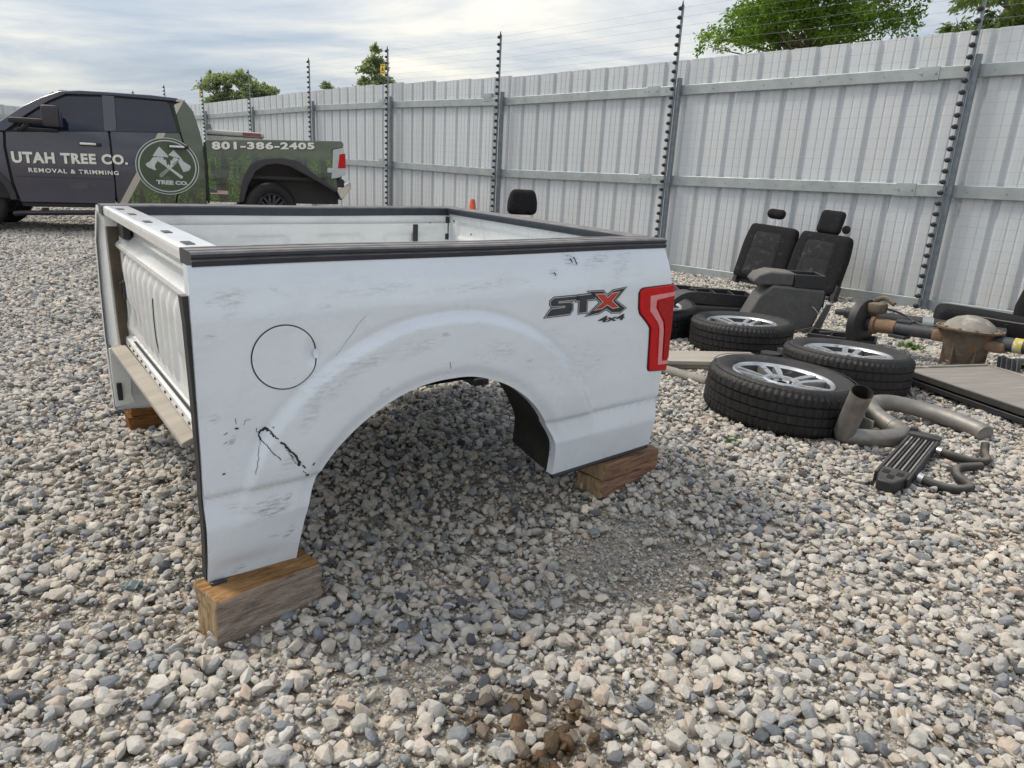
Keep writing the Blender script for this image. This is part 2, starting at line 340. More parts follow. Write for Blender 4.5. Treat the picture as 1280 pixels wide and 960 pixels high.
# ------------------------------------------------------------------ gravel stones
def stone_material():
    m_ = bpy.data.materials.new('stone'); m_.use_nodes = True; nt = m_.node_tree; L = nt.links; b = nt.nodes['Principled BSDF']
    at_ = N(nt, 'ShaderNodeAttribute'); at_.attribute_type = 'INSTANCER'; at_.attribute_name = 'tone'
    aw = N(nt, 'ShaderNodeAttribute'); aw.attribute_type = 'INSTANCER'; aw.attribute_name = 'oil'
    oi = N(nt, 'ShaderNodeObjectInfo')
    # single stones (not instanced by the gravel) fall back on their own random value and object colour
    sc_ = N(nt, 'ShaderNodeSeparateColor'); L.new(oi.outputs['Color'], sc_.inputs[0])
    sel = N(nt, 'ShaderNodeMath', operation='GREATER_THAN'); sel.inputs[1].default_value = .0001; L.new(at_.outputs['Fac'], sel.inputs[0])
    mt = N(nt, 'ShaderNodeMix', data_type='FLOAT'); L.new(sel.outputs[0], mt.inputs[0]); L.new(sc_.outputs[0], mt.inputs[2]); L.new(at_.outputs['Fac'], mt.inputs[3])
    mw = N(nt, 'ShaderNodeMix', data_type='FLOAT'); L.new(sel.outputs[0], mw.inputs[0]); L.new(sc_.outputs[1], mw.inputs[2]); L.new(aw.outputs['Fac'], mw.inputs[3])
    rp = N(nt, 'ShaderNodeValToRGB'); rp.color_ramp.interpolation = 'LINEAR'; els = rp.color_ramp.elements
    els[0].position = 0; els[0].color = (0.072, 0.078, 0.089, 1); els[1].position = 1; els[1].color = (0.652, 0.609, 0.539, 1)
    for p_, c_ in ((.02, (0.131, 0.140, 0.153)), (.05, (0.213, 0.230, 0.257)), (.13, (0.312, 0.325, 0.338)), (.24, (0.409, 0.405, 0.387)), (.45, (0.476, 0.454, 0.410)), (.60, (0.535, 0.509, 0.461)), (.70, (0.492, 0.440, 0.374)), (.78, (0.555, 0.529, 0.481)), (.88, (0.597, 0.584, 0.554)), (.94, (0.468, 0.385, 0.311))):
        q = els.new(p_); q.color = (*c_, 1)
    L.new(mt.outputs[0], rp.inputs[0])
    t = N(nt, 'ShaderNodeTexCoord'); n1_ = N(nt, 'ShaderNodeTexNoise', noise_dimensions='4D'); n1_.inputs['Scale'].default_value = 1.6; n1_.inputs['Detail'].default_value = 8; n1_.inputs['Roughness'].default_value = .7
    L.new(t.outputs['Object'], n1_.inputs['Vector']); mw4 = N(nt, 'ShaderNodeMath', operation='MULTIPLY'); mw4.inputs[1].default_value = 37; L.new(oi.outputs['Random'], mw4.inputs[0]); L.new(mw4.outputs[0], n1_.inputs['W'])
    mr = N(nt, 'ShaderNodeMapRange'); mr.inputs[1].default_value = .3; mr.inputs[2].default_value = .7; mr.inputs[3].default_value = .72; mr.inputs[4].default_value = 1.18; L.new(n1_.outputs[0], mr.inputs[0])
    x = N(nt, 'ShaderNodeMix', data_type='RGBA', blend_type='MULTIPLY'); x.inputs[0].default_value = 1; L.new(rp.outputs[0], x.inputs[6]); L.new(mr.outputs[0], x.inputs[7])
    oilc = N(nt, 'ShaderNodeMix', data_type='RGBA', blend_type='MULTIPLY'); L.new(mw.outputs[0], oilc.inputs[0]); L.new(x.outputs[2], oilc.inputs[6]); oilc.inputs[7].default_value = (.20, .135, .075, 1)
    L.new(oilc.outputs[2], b.inputs['Base Color'])
    rr = N(nt, 'ShaderNodeMapRange'); rr.inputs[3].default_value = .88; rr.inputs[4].default_value = .35; L.new(mw.outputs[0], rr.inputs[0]); L.new(rr.outputs[0], b.inputs['Roughness'])
    b.inputs['Specular IOR Level'].default_value = .3
    bp = N(nt, 'ShaderNodeBump'); bp.inputs['Strength'].default_value = .35; bp.inputs['Distance'].default_value = .15; L.new(n1_.outputs[0], bp.inputs['Height']); L.new(bp.outputs[0], b.inputs['Normal'])
    return m_
STONE = stone_material()
def make_stone(k):
    bm = bmesh.new(); r = random.Random(100+k)
    ax = Vector((1.0, r.uniform(.62, .95), r.uniform(.42, .75)))
    n = r.choice((14, 18, 22, 28, 34))
    for i in range(n):
        d = Vector((r.gauss(0, 1), r.gauss(0, 1), r.gauss(0, 1))).normalized()
        s_ = r.uniform(.82, 1.08); bm.verts.new((d.x*ax.x*s_, d.y*ax.y*s_, d.z*ax.z*s_))
    bmesh.ops.convex_hull(bm, input=bm.verts[:])
    bmesh.ops.delete(bm, geom=[v for v in bm.verts if not v.link_faces], context='VERTS')
    bmesh.ops.dissolve_limit(bm, angle_limit=rad(14), verts=bm.verts[:], edges=bm.edges[:])
    try: bmesh.ops.bevel(bm, geom=bm.edges[:], offset=r.uniform(.12, .24), segments=2, profile=.6, affect='EDGES', clamp_overlap=True)
    except Exception: pass
    bmesh.ops.triangulate(bm, faces=bm.faces[:])
    me = bpy.data.meshes.new('stone'); bm.to_mesh(me); bm.free(); me.validate()
    # size 1 across
    co = np.array([v.co for v in me.vertices]); sc = 1.0/max(np.ptp(co[:, 0]), np.ptp(co[:, 1])); co *= sc
    me.vertices.foreach_set('co', co.ravel()); me.shade_smooth(); me.set_sharp_from_angle(angle=rad(38)); me.materials.append(STONE); return me
NSTONE = 26
stones = [make_stone(k) for k in range(NSTONE)]
scol = bpy.data.collections.new('stone_shapes')          # source shapes, not linked to the scene
for k, me in enumerate(stones):
    o = bpy.data.objects.new('stone_shape', me); scol.objects.link(o)
def oil_at(x, y):
    d1 = np.hypot((x-.10)/.21, (y-1.43)/.12); d2 = np.hypot((x-.17)/.15, (y-1.32)/.11)
    return 1-vsstep(.55, 1.0, np.minimum(d1, d2) + .25*np.sin(23*x)*np.sin(19*y))
def grit_at(x, y):           # places where the fines show: few large stones
    g = np.zeros_like(x)
    for cx_, cy_, rx, ry, k in ((.50, 2.25, .40, .30, 1.0), (.30, 2.0, .2, .16, .6), (-.24, 1.53, .17, .09, .95), (.02, 3.05, .45, .22, .55), (-.32, 2.16, .14, .10, .8), (-1.3, 1.75, .14, .2, .5), (1.05, 1.85, .12, .25, .5), (.95, 1.55, .1, .12, .6), (2.9, 4.6, .3, .4, .4), (-1.15, 1.5, .1, .1, .5)):
        g = np.maximum(g, k*(1-vsstep(.5, 1.15, np.hypot((x-cx_)/rx, (y-cy_)/ry)+.2*np.sin(17*x+3)*np.cos(15*y))))
    nz = np.sin(1.7*x+.6)*np.sin(2.3*y+1.1)+.6*np.sin(4.1*x-2.7*y)
    return np.clip(g+.18*vsstep(.7, 1.5, nz), 0, 1)
pts, rot, scl, idx, tone, oil = [], [], [], [], [], []
def scatter(n, x0, x1, y0, y1, smin, smax, pw, keep, sink, layer=0.0):
    x = npr.uniform(x0, x1, n); y = npr.uniform(y0, y1, n)
    k = keep(x, y) > npr.random(n); x, y = x[k], y[k]; m = len(x)
    s_ = smin+(smax-smin)*npr.random(m)**pw
    z = gz(x, y)+s_*sink+layer*npr.random(m)
    pts.append(np.stack([x, y, z], 1)); scl.append(np.stack([s_, s_*npr.uniform(.8, 1.1, m), s_*npr.uniform(.75, 1.1, m)], 1))
    rot.append(np.stack([npr.normal(0, .45, m), npr.normal(0, .45, m), npr.uniform(0, 6.283, m)], 1))
    idx.append(npr.integers(0, NSTONE, m)); tone.append(np.clip(npr.random(m), .002, 1)); oil.append(oil_at(x, y)*np.clip(npr.uniform(.05, 1.9, m), 0, 1))
def inview(x, y): return ((y > .75) & (np.abs(x) < 1.2+.98*y)).astype(float)
far = lambda x, y: np.hypot(x, y)
A_ = lambda x0, x1, y0, y1: (x1-x0)*(y1-y0)
# large stones, near field and beyond
scatter(int(1750*A_(-7, 7, .7, 6)), -7, 7, .7, 6, .016, .054, 1.9, lambda x, y: inview(x, y)*(1-.97*grit_at(x, y)), .18, .020)
scatter(int(900*A_(-14, 9, 6, 13)), -14, 9, 6, 13, .026, .064, 1.4, lambda x, y: inview(x, y)*(1-.5*grit_at(x, y)), .2, .012)
scatter(int(140*A_(-22, 0, 13, 24)), -22, 0, 13, 24, .04, .08, 1.3, inview, .2, .01)
# small stones between them, thickest in the near field
scatter(int(6000*A_(-3, 3, .7, 4)), -3, 3, .7, 4, .005, .020, 2.0, lambda x, y: inview(x, y)*(.45+.55*grit_at(x, y)), .3, .014)
scatter(int(900*A_(-6, 6, 4, 7)), -6, 6, 4, 7, .010, .024, 1.4, inview, .3, .012)
pts, rot, scl, idx, tone, oil = [np.concatenate(a) for a in (pts, rot, scl, idx, tone, oil)]
# the largest near stones become single pieces of the ground, the rest is one mass
d_ = np.hypot(pts[:, 0], pts[:, 1]-.0)
vis = (pts[:, 1] > 1.28) & (np.abs(pts[:, 0]) < .8*pts[:, 1]-.02) & (d_ < 2.6)
ang = np.where(vis, scl[:, 0]/d_, 0); big = np.argsort(-ang)[:300]
for i in big:
    o = bpy.data.objects.new('stone', stones[idx[i]]); COL.objects.link(o); o.parent = ground
    o.location = pts[i]; o.rotation_euler = rot[i]; o.scale = scl[i]*1.08; o.color = (tone[i], oil[i], 0, 1)
mask = np.ones(len(pts), bool); mask[big] = False
pm_ = bpy.data.meshes.new('gravel'); pm_.vertices.add(int(mask.sum())); pm_.vertices.foreach_set('co', pts[mask].astype(np.float32).ravel())
for nm, ty, dat in (('rot', 'FLOAT_VECTOR', rot), ('scl', 'FLOAT_VECTOR', scl), ('tone', 'FLOAT', tone), ('oil', 'FLOAT', oil), ('idx', 'INT', idx)):
    a_ = pm_.attributes.new(nm, ty, 'POINT'); dd = dat[mask]
    a_.data.foreach_set('vector' if ty == 'FLOAT_VECTOR' else 'value', dd.astype(np.int32 if ty == 'INT' else np.float32).ravel())
gravel = bpy.data.objects.new('gravel', pm_); COL.objects.link(gravel); pm_.materials.append(STONE)
tag(gravel, 'loose grey and beige crushed gravel covering the yard', 'gravel', kind='stuff')
ng = bpy.data.node_groups.new('gravel_spread', 'GeometryNodeTree')
ng.interface.new_socket('Geometry', in_out='INPUT', socket_type='NodeSocketGeometry'); ng.interface.new_socket('Geometry', in_out='OUTPUT', socket_type='NodeSocketGeometry')
gi = ng.nodes.new('NodeGroupInput'); go = ng.nodes.new('NodeGroupOutput'); ip = ng.nodes.new('GeometryNodeInstanceOnPoints'); ci = ng.nodes.new('GeometryNodeCollectionInfo')
ci.inputs['Collection'].default_value = scol; ci.inputs['Separate Children'].default_value = True; ci.inputs['Reset Children'].default_value = True
mp2 = ng.nodes.new('GeometryNodeMeshToPoints'); ng.links.new(gi.outputs[0], mp2.inputs[0]); ng.links.new(mp2.outputs[0], ip.inputs['Points'])
ng.links.new(ci.outputs[0], ip.inputs['Instance']); ip.inputs['Pick Instance'].default_value = True
def named(nm, ty):
    n = ng.nodes.new('GeometryNodeInputNamedAttribute'); n.data_type = ty; n.inputs['Name'].default_value = nm; return n.outputs['Attribute']
ng.links.new(named('idx', 'INT'), ip.inputs['Instance Index']); ng.links.new(named('scl', 'FLOAT_VECTOR'), ip.inputs['Scale'])
e2r = ng.nodes.new('FunctionNodeEulerToRotation'); ng.links.new(named('rot', 'FLOAT_VECTOR'), e2r.inputs[0]); ng.links.new(e2r.outputs[0], ip.inputs['Rotation'])
ng.links.new(ip.outputs[0], go.inputs[0])
md = gravel.modifiers.new('spread', 'NODES'); md.node_group = ng
print('gravel stones', len(pts))
# ------------------------------------------------------------------ sheet metal fence
FY = rad(134.160); FD = Vector((math.cos(FY), math.sin(FY), 0)); FN = Vector((math.sin(FY), -math.cos(FY), 0))   # FN points away from the camera
FO = Vector((2.597, 11.688, 0))
def sheet_material():
    m_ = pm('sheet_white', (.60, .635, .67), (.54, .58, .62), 3.0, rough=.42, r2=.55, metal=.0, bump=.04, bscale=8, stretch=(1, 1, .15), spots=(.56, .585, .61), sscale=2.2, slo=.5, shi=.75)
    nt = m_.node_tree; b = nt.nodes['Principled BSDF']; src = b.inputs['Base Color'].links[0].from_socket
    oi = N(nt, 'ShaderNodeObjectInfo'); r_ = N(nt, 'ShaderNodeMapRange'); r_.inputs[3].default_value = .90; r_.inputs[4].default_value = 1.03; nt.links.new(oi.outputs['Random'], r_.inputs[0])
    x = N(nt, 'ShaderNodeMix', data_type='RGBA', blend_type='MULTIPLY'); x.inputs[0].default_value = 1; nt.links.new(src, x.inputs[6]); nt.links.new(r_.outputs[0], x.inputs[7])
    # grime splashed up from the gravel and thin run-off streaks
    t = N(nt, 'ShaderNodeTexCoord'); sp = N(nt, 'ShaderNodeSeparateXYZ'); nt.links.new(t.outputs['Object'], sp.inputs[0])
    n_ = N(nt, 'ShaderNodeTexNoise'); n_.inputs['Scale'].default_value = 5; n_.inputs['Detail'].default_value = 8; mp_ = N(nt, 'ShaderNodeMapping'); mp_.inputs['Scale'].default_value = (6, 1, .18); nt.links.new(t.outputs['Object'], mp_.inputs[0]); nt.links.new(mp_.outputs[0], n_.inputs['Vector'])
    s1 = N(nt, 'ShaderNodeMapRange'); s1.inputs[1].default_value = .56; s1.inputs[2].default_value = .74; s1.inputs[4].default_value = .30; nt.links.new(n_.outputs[0], s1.inputs[0])
    g1 = N(nt, 'ShaderNodeMapRange'); g1.inputs[1].default_value = .75; g1.inputs[2].default_value = .05; g1.inputs[4].default_value = .30; nt.links.new(sp.outputs[2], g1.inputs[0])
    a_ = N(nt, 'ShaderNodeMath', operation='ADD'); nt.links.new(s1.outputs[0], a_.inputs[0]); nt.links.new(g1.outputs[0], a_.inputs[1])
    y = N(nt, 'ShaderNodeMix', data_type='RGBA'); nt.links.new(a_.outputs[0], y.inputs[0]); nt.links.new(x.outputs[2], y.inputs[6]); y.inputs[7].default_value = (.40, .39, .36, 1)
    nt.links.new(y.outputs[2], b.inputs['Base Color'])
    return m_
sheet_material()
SH_W, FH = 1.23, 3.30
def sheet_mesh(h):
    prof = []; x = 0.0
    for k in range(3):
        b0 = k*.41
        # flat, fine stiffening swages, then the deep rib
        prof += [(b0, 0), (b0+.085, 0), (b0+.092, .006), (b0+.108, .006), (b0+.115, 0), (b0+.195, 0), (b0+.202, .006), (b0+.218, .006), (b0+.225, 0),
                 (b0+.295, 0), (b0+.322, .042), (b0+.362, .042), (b0+.389, 0)]
    prof.append((SH_W-.001, 0))
    m_ = MB(); vs = []; n = len(prof)
    for z in (0.0, h*.5, h):
        vs += [(a, b_, z) for a, b_ in prof]
    fs = [(j*n+i, j*n+i+1, (j+1)*n+i+1, (j+1)*n+i) for j in range(2) for i in range(n-1)]
    m_.add(vs, fs); return m_.mesh('sheet', 12)
def rise(s_): return .17*sstep(3, 12, s_)           # the ground climbs towards the far end
def fence(label, origin, d, s0, s1, posts, lean=0.0):
    away = Vector((d.y, -d.x, 0))
    root = empty('metal_fence', origin+d*((s0+s1)/2)); tag(root, label, 'fence')
    M0 = root.matrix_world.copy(); M0.translation = root.location
    inv = Matrix.Translation(-root.location)
    # local frame: x = -d (to the right), y = away, z = up
    F = Matrix(((-d.x, away.x, 0, 0), (-d.y, away.y, 0, 0), (0, 0, 1, 0), (0, 0, 0, 1)))
    sm = sheet_mesh(FH-.03)
    n = int((s1-s0)/SH_W)
    for i in range(n):
        s_ = s1-i*SH_W
        o = put('sheet', sm, MATS['sheet_white'], root); p = origin+d*s_; p.z = rise(s_)+.03+rnd.uniform(-.006, .006)
        p = p+away*(.003 if i % 2 else .0)
        o.matrix_world = inv @ Matrix.Translation(p) @ F
    ps = sorted(posts, reverse=True)
    for zb, zt, nm in ((2.775, 2.92, 'rail'), (1.405, 1.555, 'rail'), (.0, .145, 'bottom_channel')):
        for a, b_ in zip(ps[:-1], ps[1:]):
            Lr = a-b_; m_ = MB(); za, zb2 = rise(a)+zb, rise(b_)+zb; h = zt-zb
            for (s_a, s_b) in ((a-.02, b_+.02),):
                l = s_a-s_b; hh = h
                # channel section: web plus two flanges turned back
                sec = [(-.005, 0), (-.052, 0), (-.056, .006), (-.056, hh-.006), (-.052, hh), (-.005, hh)]
                m_.add([(0, y, z) for y, z in sec]+[(l, y, z+zb2-za) for y, z in sec], [(i+1, i, i+6, i+7) for i in range(5)])
                m_.add([(0, -.0585, hh*.45), (.06, -.0585, hh*.45)], [])
            o = m_.build(nm, MATS['rail_steel'], root, 30); p = origin+d*(a-.02); p.z = za
            o.matrix_world = inv @ Matrix.Translation(p) @ F
            if nm == 'rail' and rnd.random() < .8:
                q = MB(); q.rbox((0, -.032, h/2), (.24, .06, h+.008), .004, n=3)
                so = q.build('splice_sleeve', MATS['rail_steel'], o); so.location = (Lr*.88, 0, 0)
                for dx in (-.08, .08):
                    bo = MB(); bo.lathe([(0, 0), (.011, 0), (.011, .006), (0, .008)], 8, Matrix.Rotation(rad(90), 4, 'X'))
                    b2 = bo.build('bolt', MATS['galvanised'], o); b2.location = (Lr*.88+dx, -.063, h/2)
            for k in range(int(Lr/.41)):
                if nm == 'bottom_channel' and k % 2: continue
                bo = MB(); bo.lathe([(0, 0), (.010, 0), (.010, .005), (0, .007)], 8, Matrix.Rotation(rad(90), 4, 'X'))
                b2 = bo.build('screw', MATS['galvanised'], o); b2.location = (.2+k*.41, -.056, h*.5)
    for s_ in ps:
        m_ = MB(); m_.rbox((0, -.098, 1.51), (.066, .066, 3.02), .008, n=3)
        o = m_.build('steel_post', MATS['post_steel'], root); p = origin+d*(s_-.045); p.z = rise(s_)
        o.matrix_world = inv @ Matrix.Translation(p) @ F
    return root
POSTS = [-12.0, -7.93, -3.83, .25, 4.38, 8.30, 12.10, 15.98, 19.84, 23.70, 27.6]
S_END = 30.0
fence('long pale corrugated sheet metal fence with horizontal rails behind the truck parts', FO, FD, -13.5, S_END, POSTS)
# the return at the far end
FO2 = FO+FD*S_END
FD2 = -FN
fence('far corrugated sheet metal fence seen past the windshield of the wrapped pickup', FO2-FD2*.05, FD2, 0.0, 18.0, [17.9, 14.0, 10.0, 6.0, 2.0])

# ------------------------------------------------------------------ electric fence poles with insulators
ins_m = MB(); ins_m.lathe([(.0, -.028), (.016, -.028), (.020, -.02), (.034, -.014), (.036, 0), (.034, .014), (.020, .02), (.016, .028), (0, .028)], 14)
INS = ins_m.mesh('insulator'); NI = 32; DZ = .127
def epole(origin, d, s_, label, group):
    away = Vector((d.y, -d.x, 0)); p = origin+d*s_-away*.17; p.z = rise(s_)
    r = empty('electric_fence_pole', p, math.atan2(-d.y, -d.x)); tag(r, label, 'pole', group)
    m_ = MB(); m_.box((.0, 0, 2.02), (.030, .006, 4.04)); m_.box((.012, .014, 2.02), (.006, .024, 4.04))
    m_.build('angle_bar', MATS['post_steel'], r)
    tip = MB(); tip.lathe([(.02, 4.02), (.006, 4.10), (0, 4.11)], 8); tip.build('tip', MATS['black_plastic'], r)
    for k in range(NI):
        o = put('insulator', INS, MATS['black_plastic'], r); o.location = (-.028, -.012, .06+k*DZ)
    return r
def sign_on(pole, z):
    m_ = MB(); m_.rbox((.0, 0, 0), (.20, .006, .22), .003, n=3)
    o = m_.build('warning_sign', MATS['sign_yellow'], None, 40)
    mw = pole.location.copy(); d = Vector((math.cos(pole.rotation_euler.z), math.sin(pole.rotation_euler.z), 0))
    o.location = mw - d*.19 + Vector((0, 0, z)); o.rotation_euler = (0, 0, pole.rotation_euler.z)
    m2 = MB(); m2.prism([(-.05, -.03), (.05, -.03), (0, .06)], -.006, -.004); m2.build('warning_symbol', MATS['decal_black'], o, 0)
    m3 = MB(); m3.box((0, -.005, -.07), (.13, .003, .012)); m3.box((0, -.005, .085), (.13, .003, .012)); m3.build('print_bar', MATS['decal_black'], o, 0)
    return o
epoles = {}
for s_ in POSTS:
    if s_ in (-12.0,): continue
    lb = {.25: 'electric fence pole rising behind the tail lamp corner of the white bed', 4.38: 'electric fence pole between the orange cone and the lone head restraint', 8.30: 'electric fence pole carrying a yellow sign beside the slim tree',
          12.10: 'electric fence pole behind the rear lamp of the wrapped pickup', 15.98: 'electric fence pole above the phone number on the pickup', 19.84: 'electric fence pole carrying a yellow sign behind the pickup bed', -3.83: 'electric fence pole beside the axle with a yellow sign at its top'}
    epoles[s_] = epole(FO, FD, s_, lb.get(s_, 'electric fence pole lined with black insulators on the corrugated fence'), 'electric fence poles')
for s_ in (2.0, 6.0, 10.0, 14.0): epole(FO2, FD2, s_, 'electric fence pole rising above the far fence behind the pickup', 'electric poles on the far fence')
for s_, z, lb in ((8.30, 3.62, 'yellow electric fence warning sign on the pole beside the slim poplar'), (19.84, 3.55, 'yellow electric fence warning sign above the pickup bed'), (-3.83, 3.82, 'yellow electric fence warning sign on the pole near the leafy tree')):
    tag(sign_on(epoles[s_], z), lb, 'sign')
wr = empty('electric_fence_wires', FO); tag(wr, 'thin bare electric fence wires strung between the insulator poles', 'fence wire')
for k in range(NI):
    m_ = MB(); path = []
    for i, s_ in enumerate(sorted(POSTS+[-13.5, 29.8])):
        p = FD*s_-FN*.19; path.append((p.x, p.y, rise(s_)+.06+k*DZ))
    m_.tube(path, .0013, 5); m_.build('wire', MATS['galvanised'], wr)
for s0_ in range(-13, 12):         # light mesh: upright stays of the wire net in front of the sheets
    for q in range(2):
        s_ = s0_+q*.5+rnd.uniform(-.06, .06); p = FD*s_-FN*.188; m_ = MB(); m_.tube([(p.x, p.y, rise(s_)+.06), (p.x, p.y, rise(s_)+.06+24*DZ)], .0010, 4); m_.build('stay', MATS['galvanised'], wr)
rn = MB(); rn.lathe([(0, 0), (.02, 0), (.05, .006), (.058, .018), (.05, .03), (.02, .034), (0, .034)], 20, Matrix.Rotation(rad(90), 4, 'X'))
o = rn.build('wire_tensioner', MATS['black_plastic'], None); p = FO+FD*(-2.78)-FN*.19; o.location = (p.x, p.y, .93); o.rotation_euler = (0, 0, math.atan2(-FD.y, -FD.x))
h_ = MB(); h_.lathe([(0, -.004), (.016, -.004), (.016, .001), (0, .001)], 12, Matrix.Rotation(rad(90), 4, 'X')); h_.build('hub', MATS['galvanised'], o)
tag(o, 'round black wire tensioner beside the bench seat', 'tensioner')

# ------------------------------------------------------------------ trees behind the fence
def leaf_mat(name, c1, c2, trans=.35):
    m_ = bpy.data.materials.new(name); m_.use_nodes = True; nt = m_.node_tree; L = nt.links; b = nt.nodes['Principled BSDF']; MATS[name] = m_
    g = N(nt, 'ShaderNodeNewGeometry'); mx_ = N(nt, 'ShaderNodeMix', data_type='RGBA'); mx_.inputs[6].default_value = (*c1, 1); mx_.inputs[7].default_value = (*c2, 1)
    L.new(g.outputs['Random Per Island'], mx_.inputs[0]); L.new(mx_.outputs[2], b.inputs['Base Color']); b.inputs['Roughness'].default_value = .55; b.inputs['Specular IOR Level'].default_value = .3
    tr = N(nt, 'ShaderNodeBsdfTranslucent'); br = N(nt, 'ShaderNodeMix', data_type='RGBA', blend_type='MULTIPLY'); br.inputs[0].default_value = 1; L.new(mx_.outputs[2], br.inputs[6]); br.inputs[7].default_value = (1.5, 1.7, .7, 1)
    L.new(br.outputs[2], tr.inputs[0]); ms = N(nt, 'ShaderNodeMixShader'); ms.inputs[0].default_value = trans; L.new(b.outputs[0], ms.inputs[1]); L.new(tr.outputs[0], ms.inputs[2]); L.new(ms.outputs[0], nt.nodes['Material Output'].inputs[0])
leaf_mat('leaf_bright', (.07, .14, .022), (.16, .25, .05), .5)
leaf_mat('leaf_grey', (.09, .13, .05), (.15, .19, .085), .5)
leaf_mat('leaf_dull', (.19, .225, .155), (.26, .295, .21), .5)
pm('bark', (.10, .075, .055), (.16, .13, .10), 12, rough=.9, bump=.6, bscale=30, stretch=(1, 1, .2))
def tree(name, label, base, height, clumps, leaf, lsize, nleaf, trunk_r, seed, droop=.4, group=None, aspect=.32):
    """clumps: (dx, dy, z, rx, rz); twigs run from the trunk into every clump, leaves sit along twigs"""
    r = np.random.default_rng(seed); root = empty(name, base); tag(root, label, 'tree', group)
    tm = MB(); top = max(c[2] for c in clumps)
    tp = [(0, 0, -.1), (.05*height*.1, .02, height*.3), (-.05, .05, height*.6), (.02, -.03, top)]
    tm.tube(smooth_path(tp, 5), [trunk_r*(1-.85*i/15) for i in range(16)], 8)
    LV = []; LF = []
    tot = sum(c[3]*c[3]*c[4] for c in clumps)
    for (dx, dy, z, rx, rz) in clumps:
        k = max(6, int(nleaf*rx*rx*rz/tot)); nt_ = max(5, k//34)
        z0 = max(.25*height, z-rz*1.2)
        lim = smooth_path([(0, 0, z0), (dx*.5, dy*.5, z0+(z-z0)*.5), (dx, dy, z)], 4); tm.tube(lim, [trunk_r*.4*(1-.8*i/8) for i in range(9)], 5)
        for t_ in range(nt_):
            d = r.normal(size=3); d /= np.linalg.norm(d); d[2] = abs(d[2])*.9-.25
            e_ = np.array([dx, dy, z])+d*np.array([rx, rx, rz])*(.55+.6*r.random()**.6)
            s_ = np.array([dx, dy, z])+d*np.array([rx, rx, rz])*.15
            if t_ % 3 == 0: tm.tube([tuple(s_), tuple((s_+e_)/2+np.array([0, 0, .06*rz])), tuple(e_)], [trunk_r*.10, trunk_r*.07, trunk_r*.03], 3, False)
            m = k//nt_
            u = r.random(m)**.7
            P = s_+(e_-s_)*u[:, None]+r.normal(size=(m, 3))*rx*.10
            P[:, 2] -= droop*rx*.25*u*u
            D = (e_-s_)/np.linalg.norm(e_-s_)+r.normal(size=(m, 3))*.7; D[:, 2] -= droop; D /= np.linalg.norm(D, axis=1)[:, None]
            Nn = np.cross(D, r.normal(size=(m, 3))); Nn /= np.linalg.norm(Nn, axis=1)[:, None]
            sz = lsize*(.6+.8*r.random(m))[:, None]; w = Nn*sz*aspect
            b_ = len(LV)
            q = np.stack([P, P+D*sz*.45+w, P+D*sz, P+D*sz*.45-w], 1).reshape(-1, 3)
            LV.extend(q.tolist()); LF.extend([(b_+4*i, b_+4*i+1, b_+4*i+2, b_+4*i+3) for i in range(m)])
    tm.build('trunk', MATS['bark'], root)
    cm_ = bpy.data.meshes.new('crown'); cm_.from_pydata(LV, [], LF); put('crown', cm_, MATS[leaf], root)
    return root
def blob(n, cx_, cz, rx, rz, sub, seed, ydepth=1.0):
    r = random.Random(seed); out = []
    for i in range(n):
        a = r.uniform(0, 6.283); q = r.random()**.5
        out.append((cx_+math.cos(a)*q*rx, r.uniform(-1, 1)*ydepth, cz+math.sin(a)*q*rz, sub*r.uniform(.6, 1.2), sub*r.uniform(.5, .95)))
    return out
tree('leafy_tree', 'bright green leafy tree rising behind the fence above the bench seat', (6.9, 18.6, 0), 7.2,
     blob(22, -.2, 6.4, 2.3, 1.2, .85, 3, 1.4)+blob(26, .0, 5.3, 2.3, .55, .75, 8, 1.2)+[(-2.55, 0, 4.75, .45, .32), (-2.2, .2, 5.0, .5, .35), (2.2, 0, 5.0, .7, .45), (2.7, .2, 4.9, .6, .4), (-1.6, 0, 4.9, .7, .5), (1.5, 0, 4.8, .7, .5)], 'leaf_bright', .10, 34000, .09, 11, aspect=.24)
tree('feathery_tree', 'grey green feathery tree at the fence top by the insulator pole with a sign', (12.2, 19.0, 0), 7.0,
     blob(16, -.2, 6.0, 1.6, 1.0, .8, 5, 1.2)+[(-1.7, 0, 5.5, .5, .4), (.6, 0, 5.2, .9, .5)], 'leaf_grey', .16, 11000, .14, 12, droop=1.1, aspect=.16)
tree('slim_tree', 'slim tall grey green tree behind the fence by the yellow sign', (-8.0, 39.0, 0), 8.6,
     [(-.4, 0, 5.3, .9, .9), (.3, .1, 5.9, .85, .8), (-.25, 0, 6.6, .65, .65), (0, 0, 7.5, .36, .55), (.1, 0, 7.0, .5, .5), (.6, 0, 5.3, .6, .5), (-.6, 0, 6.0, .4, .45), (.35, 0, 6.8, .35, .4), (-.1, 0, 7.0, .35, .4)], 'leaf_dull', .12, 13000, .14, 13)
tree('small_tree', 'small sparse tree top showing just over the fence beside the slim tree', (-10.2, 38.8, 0), 6.0,
     [(-.25, 0, 5.6, .35, .45), (.2, 0, 5.35, .4, .35), (-.1, 0, 5.0, .6, .4), (.45, 0, 5.2, .3, .3)], 'leaf_dull', .12, 2200, .08, 14)
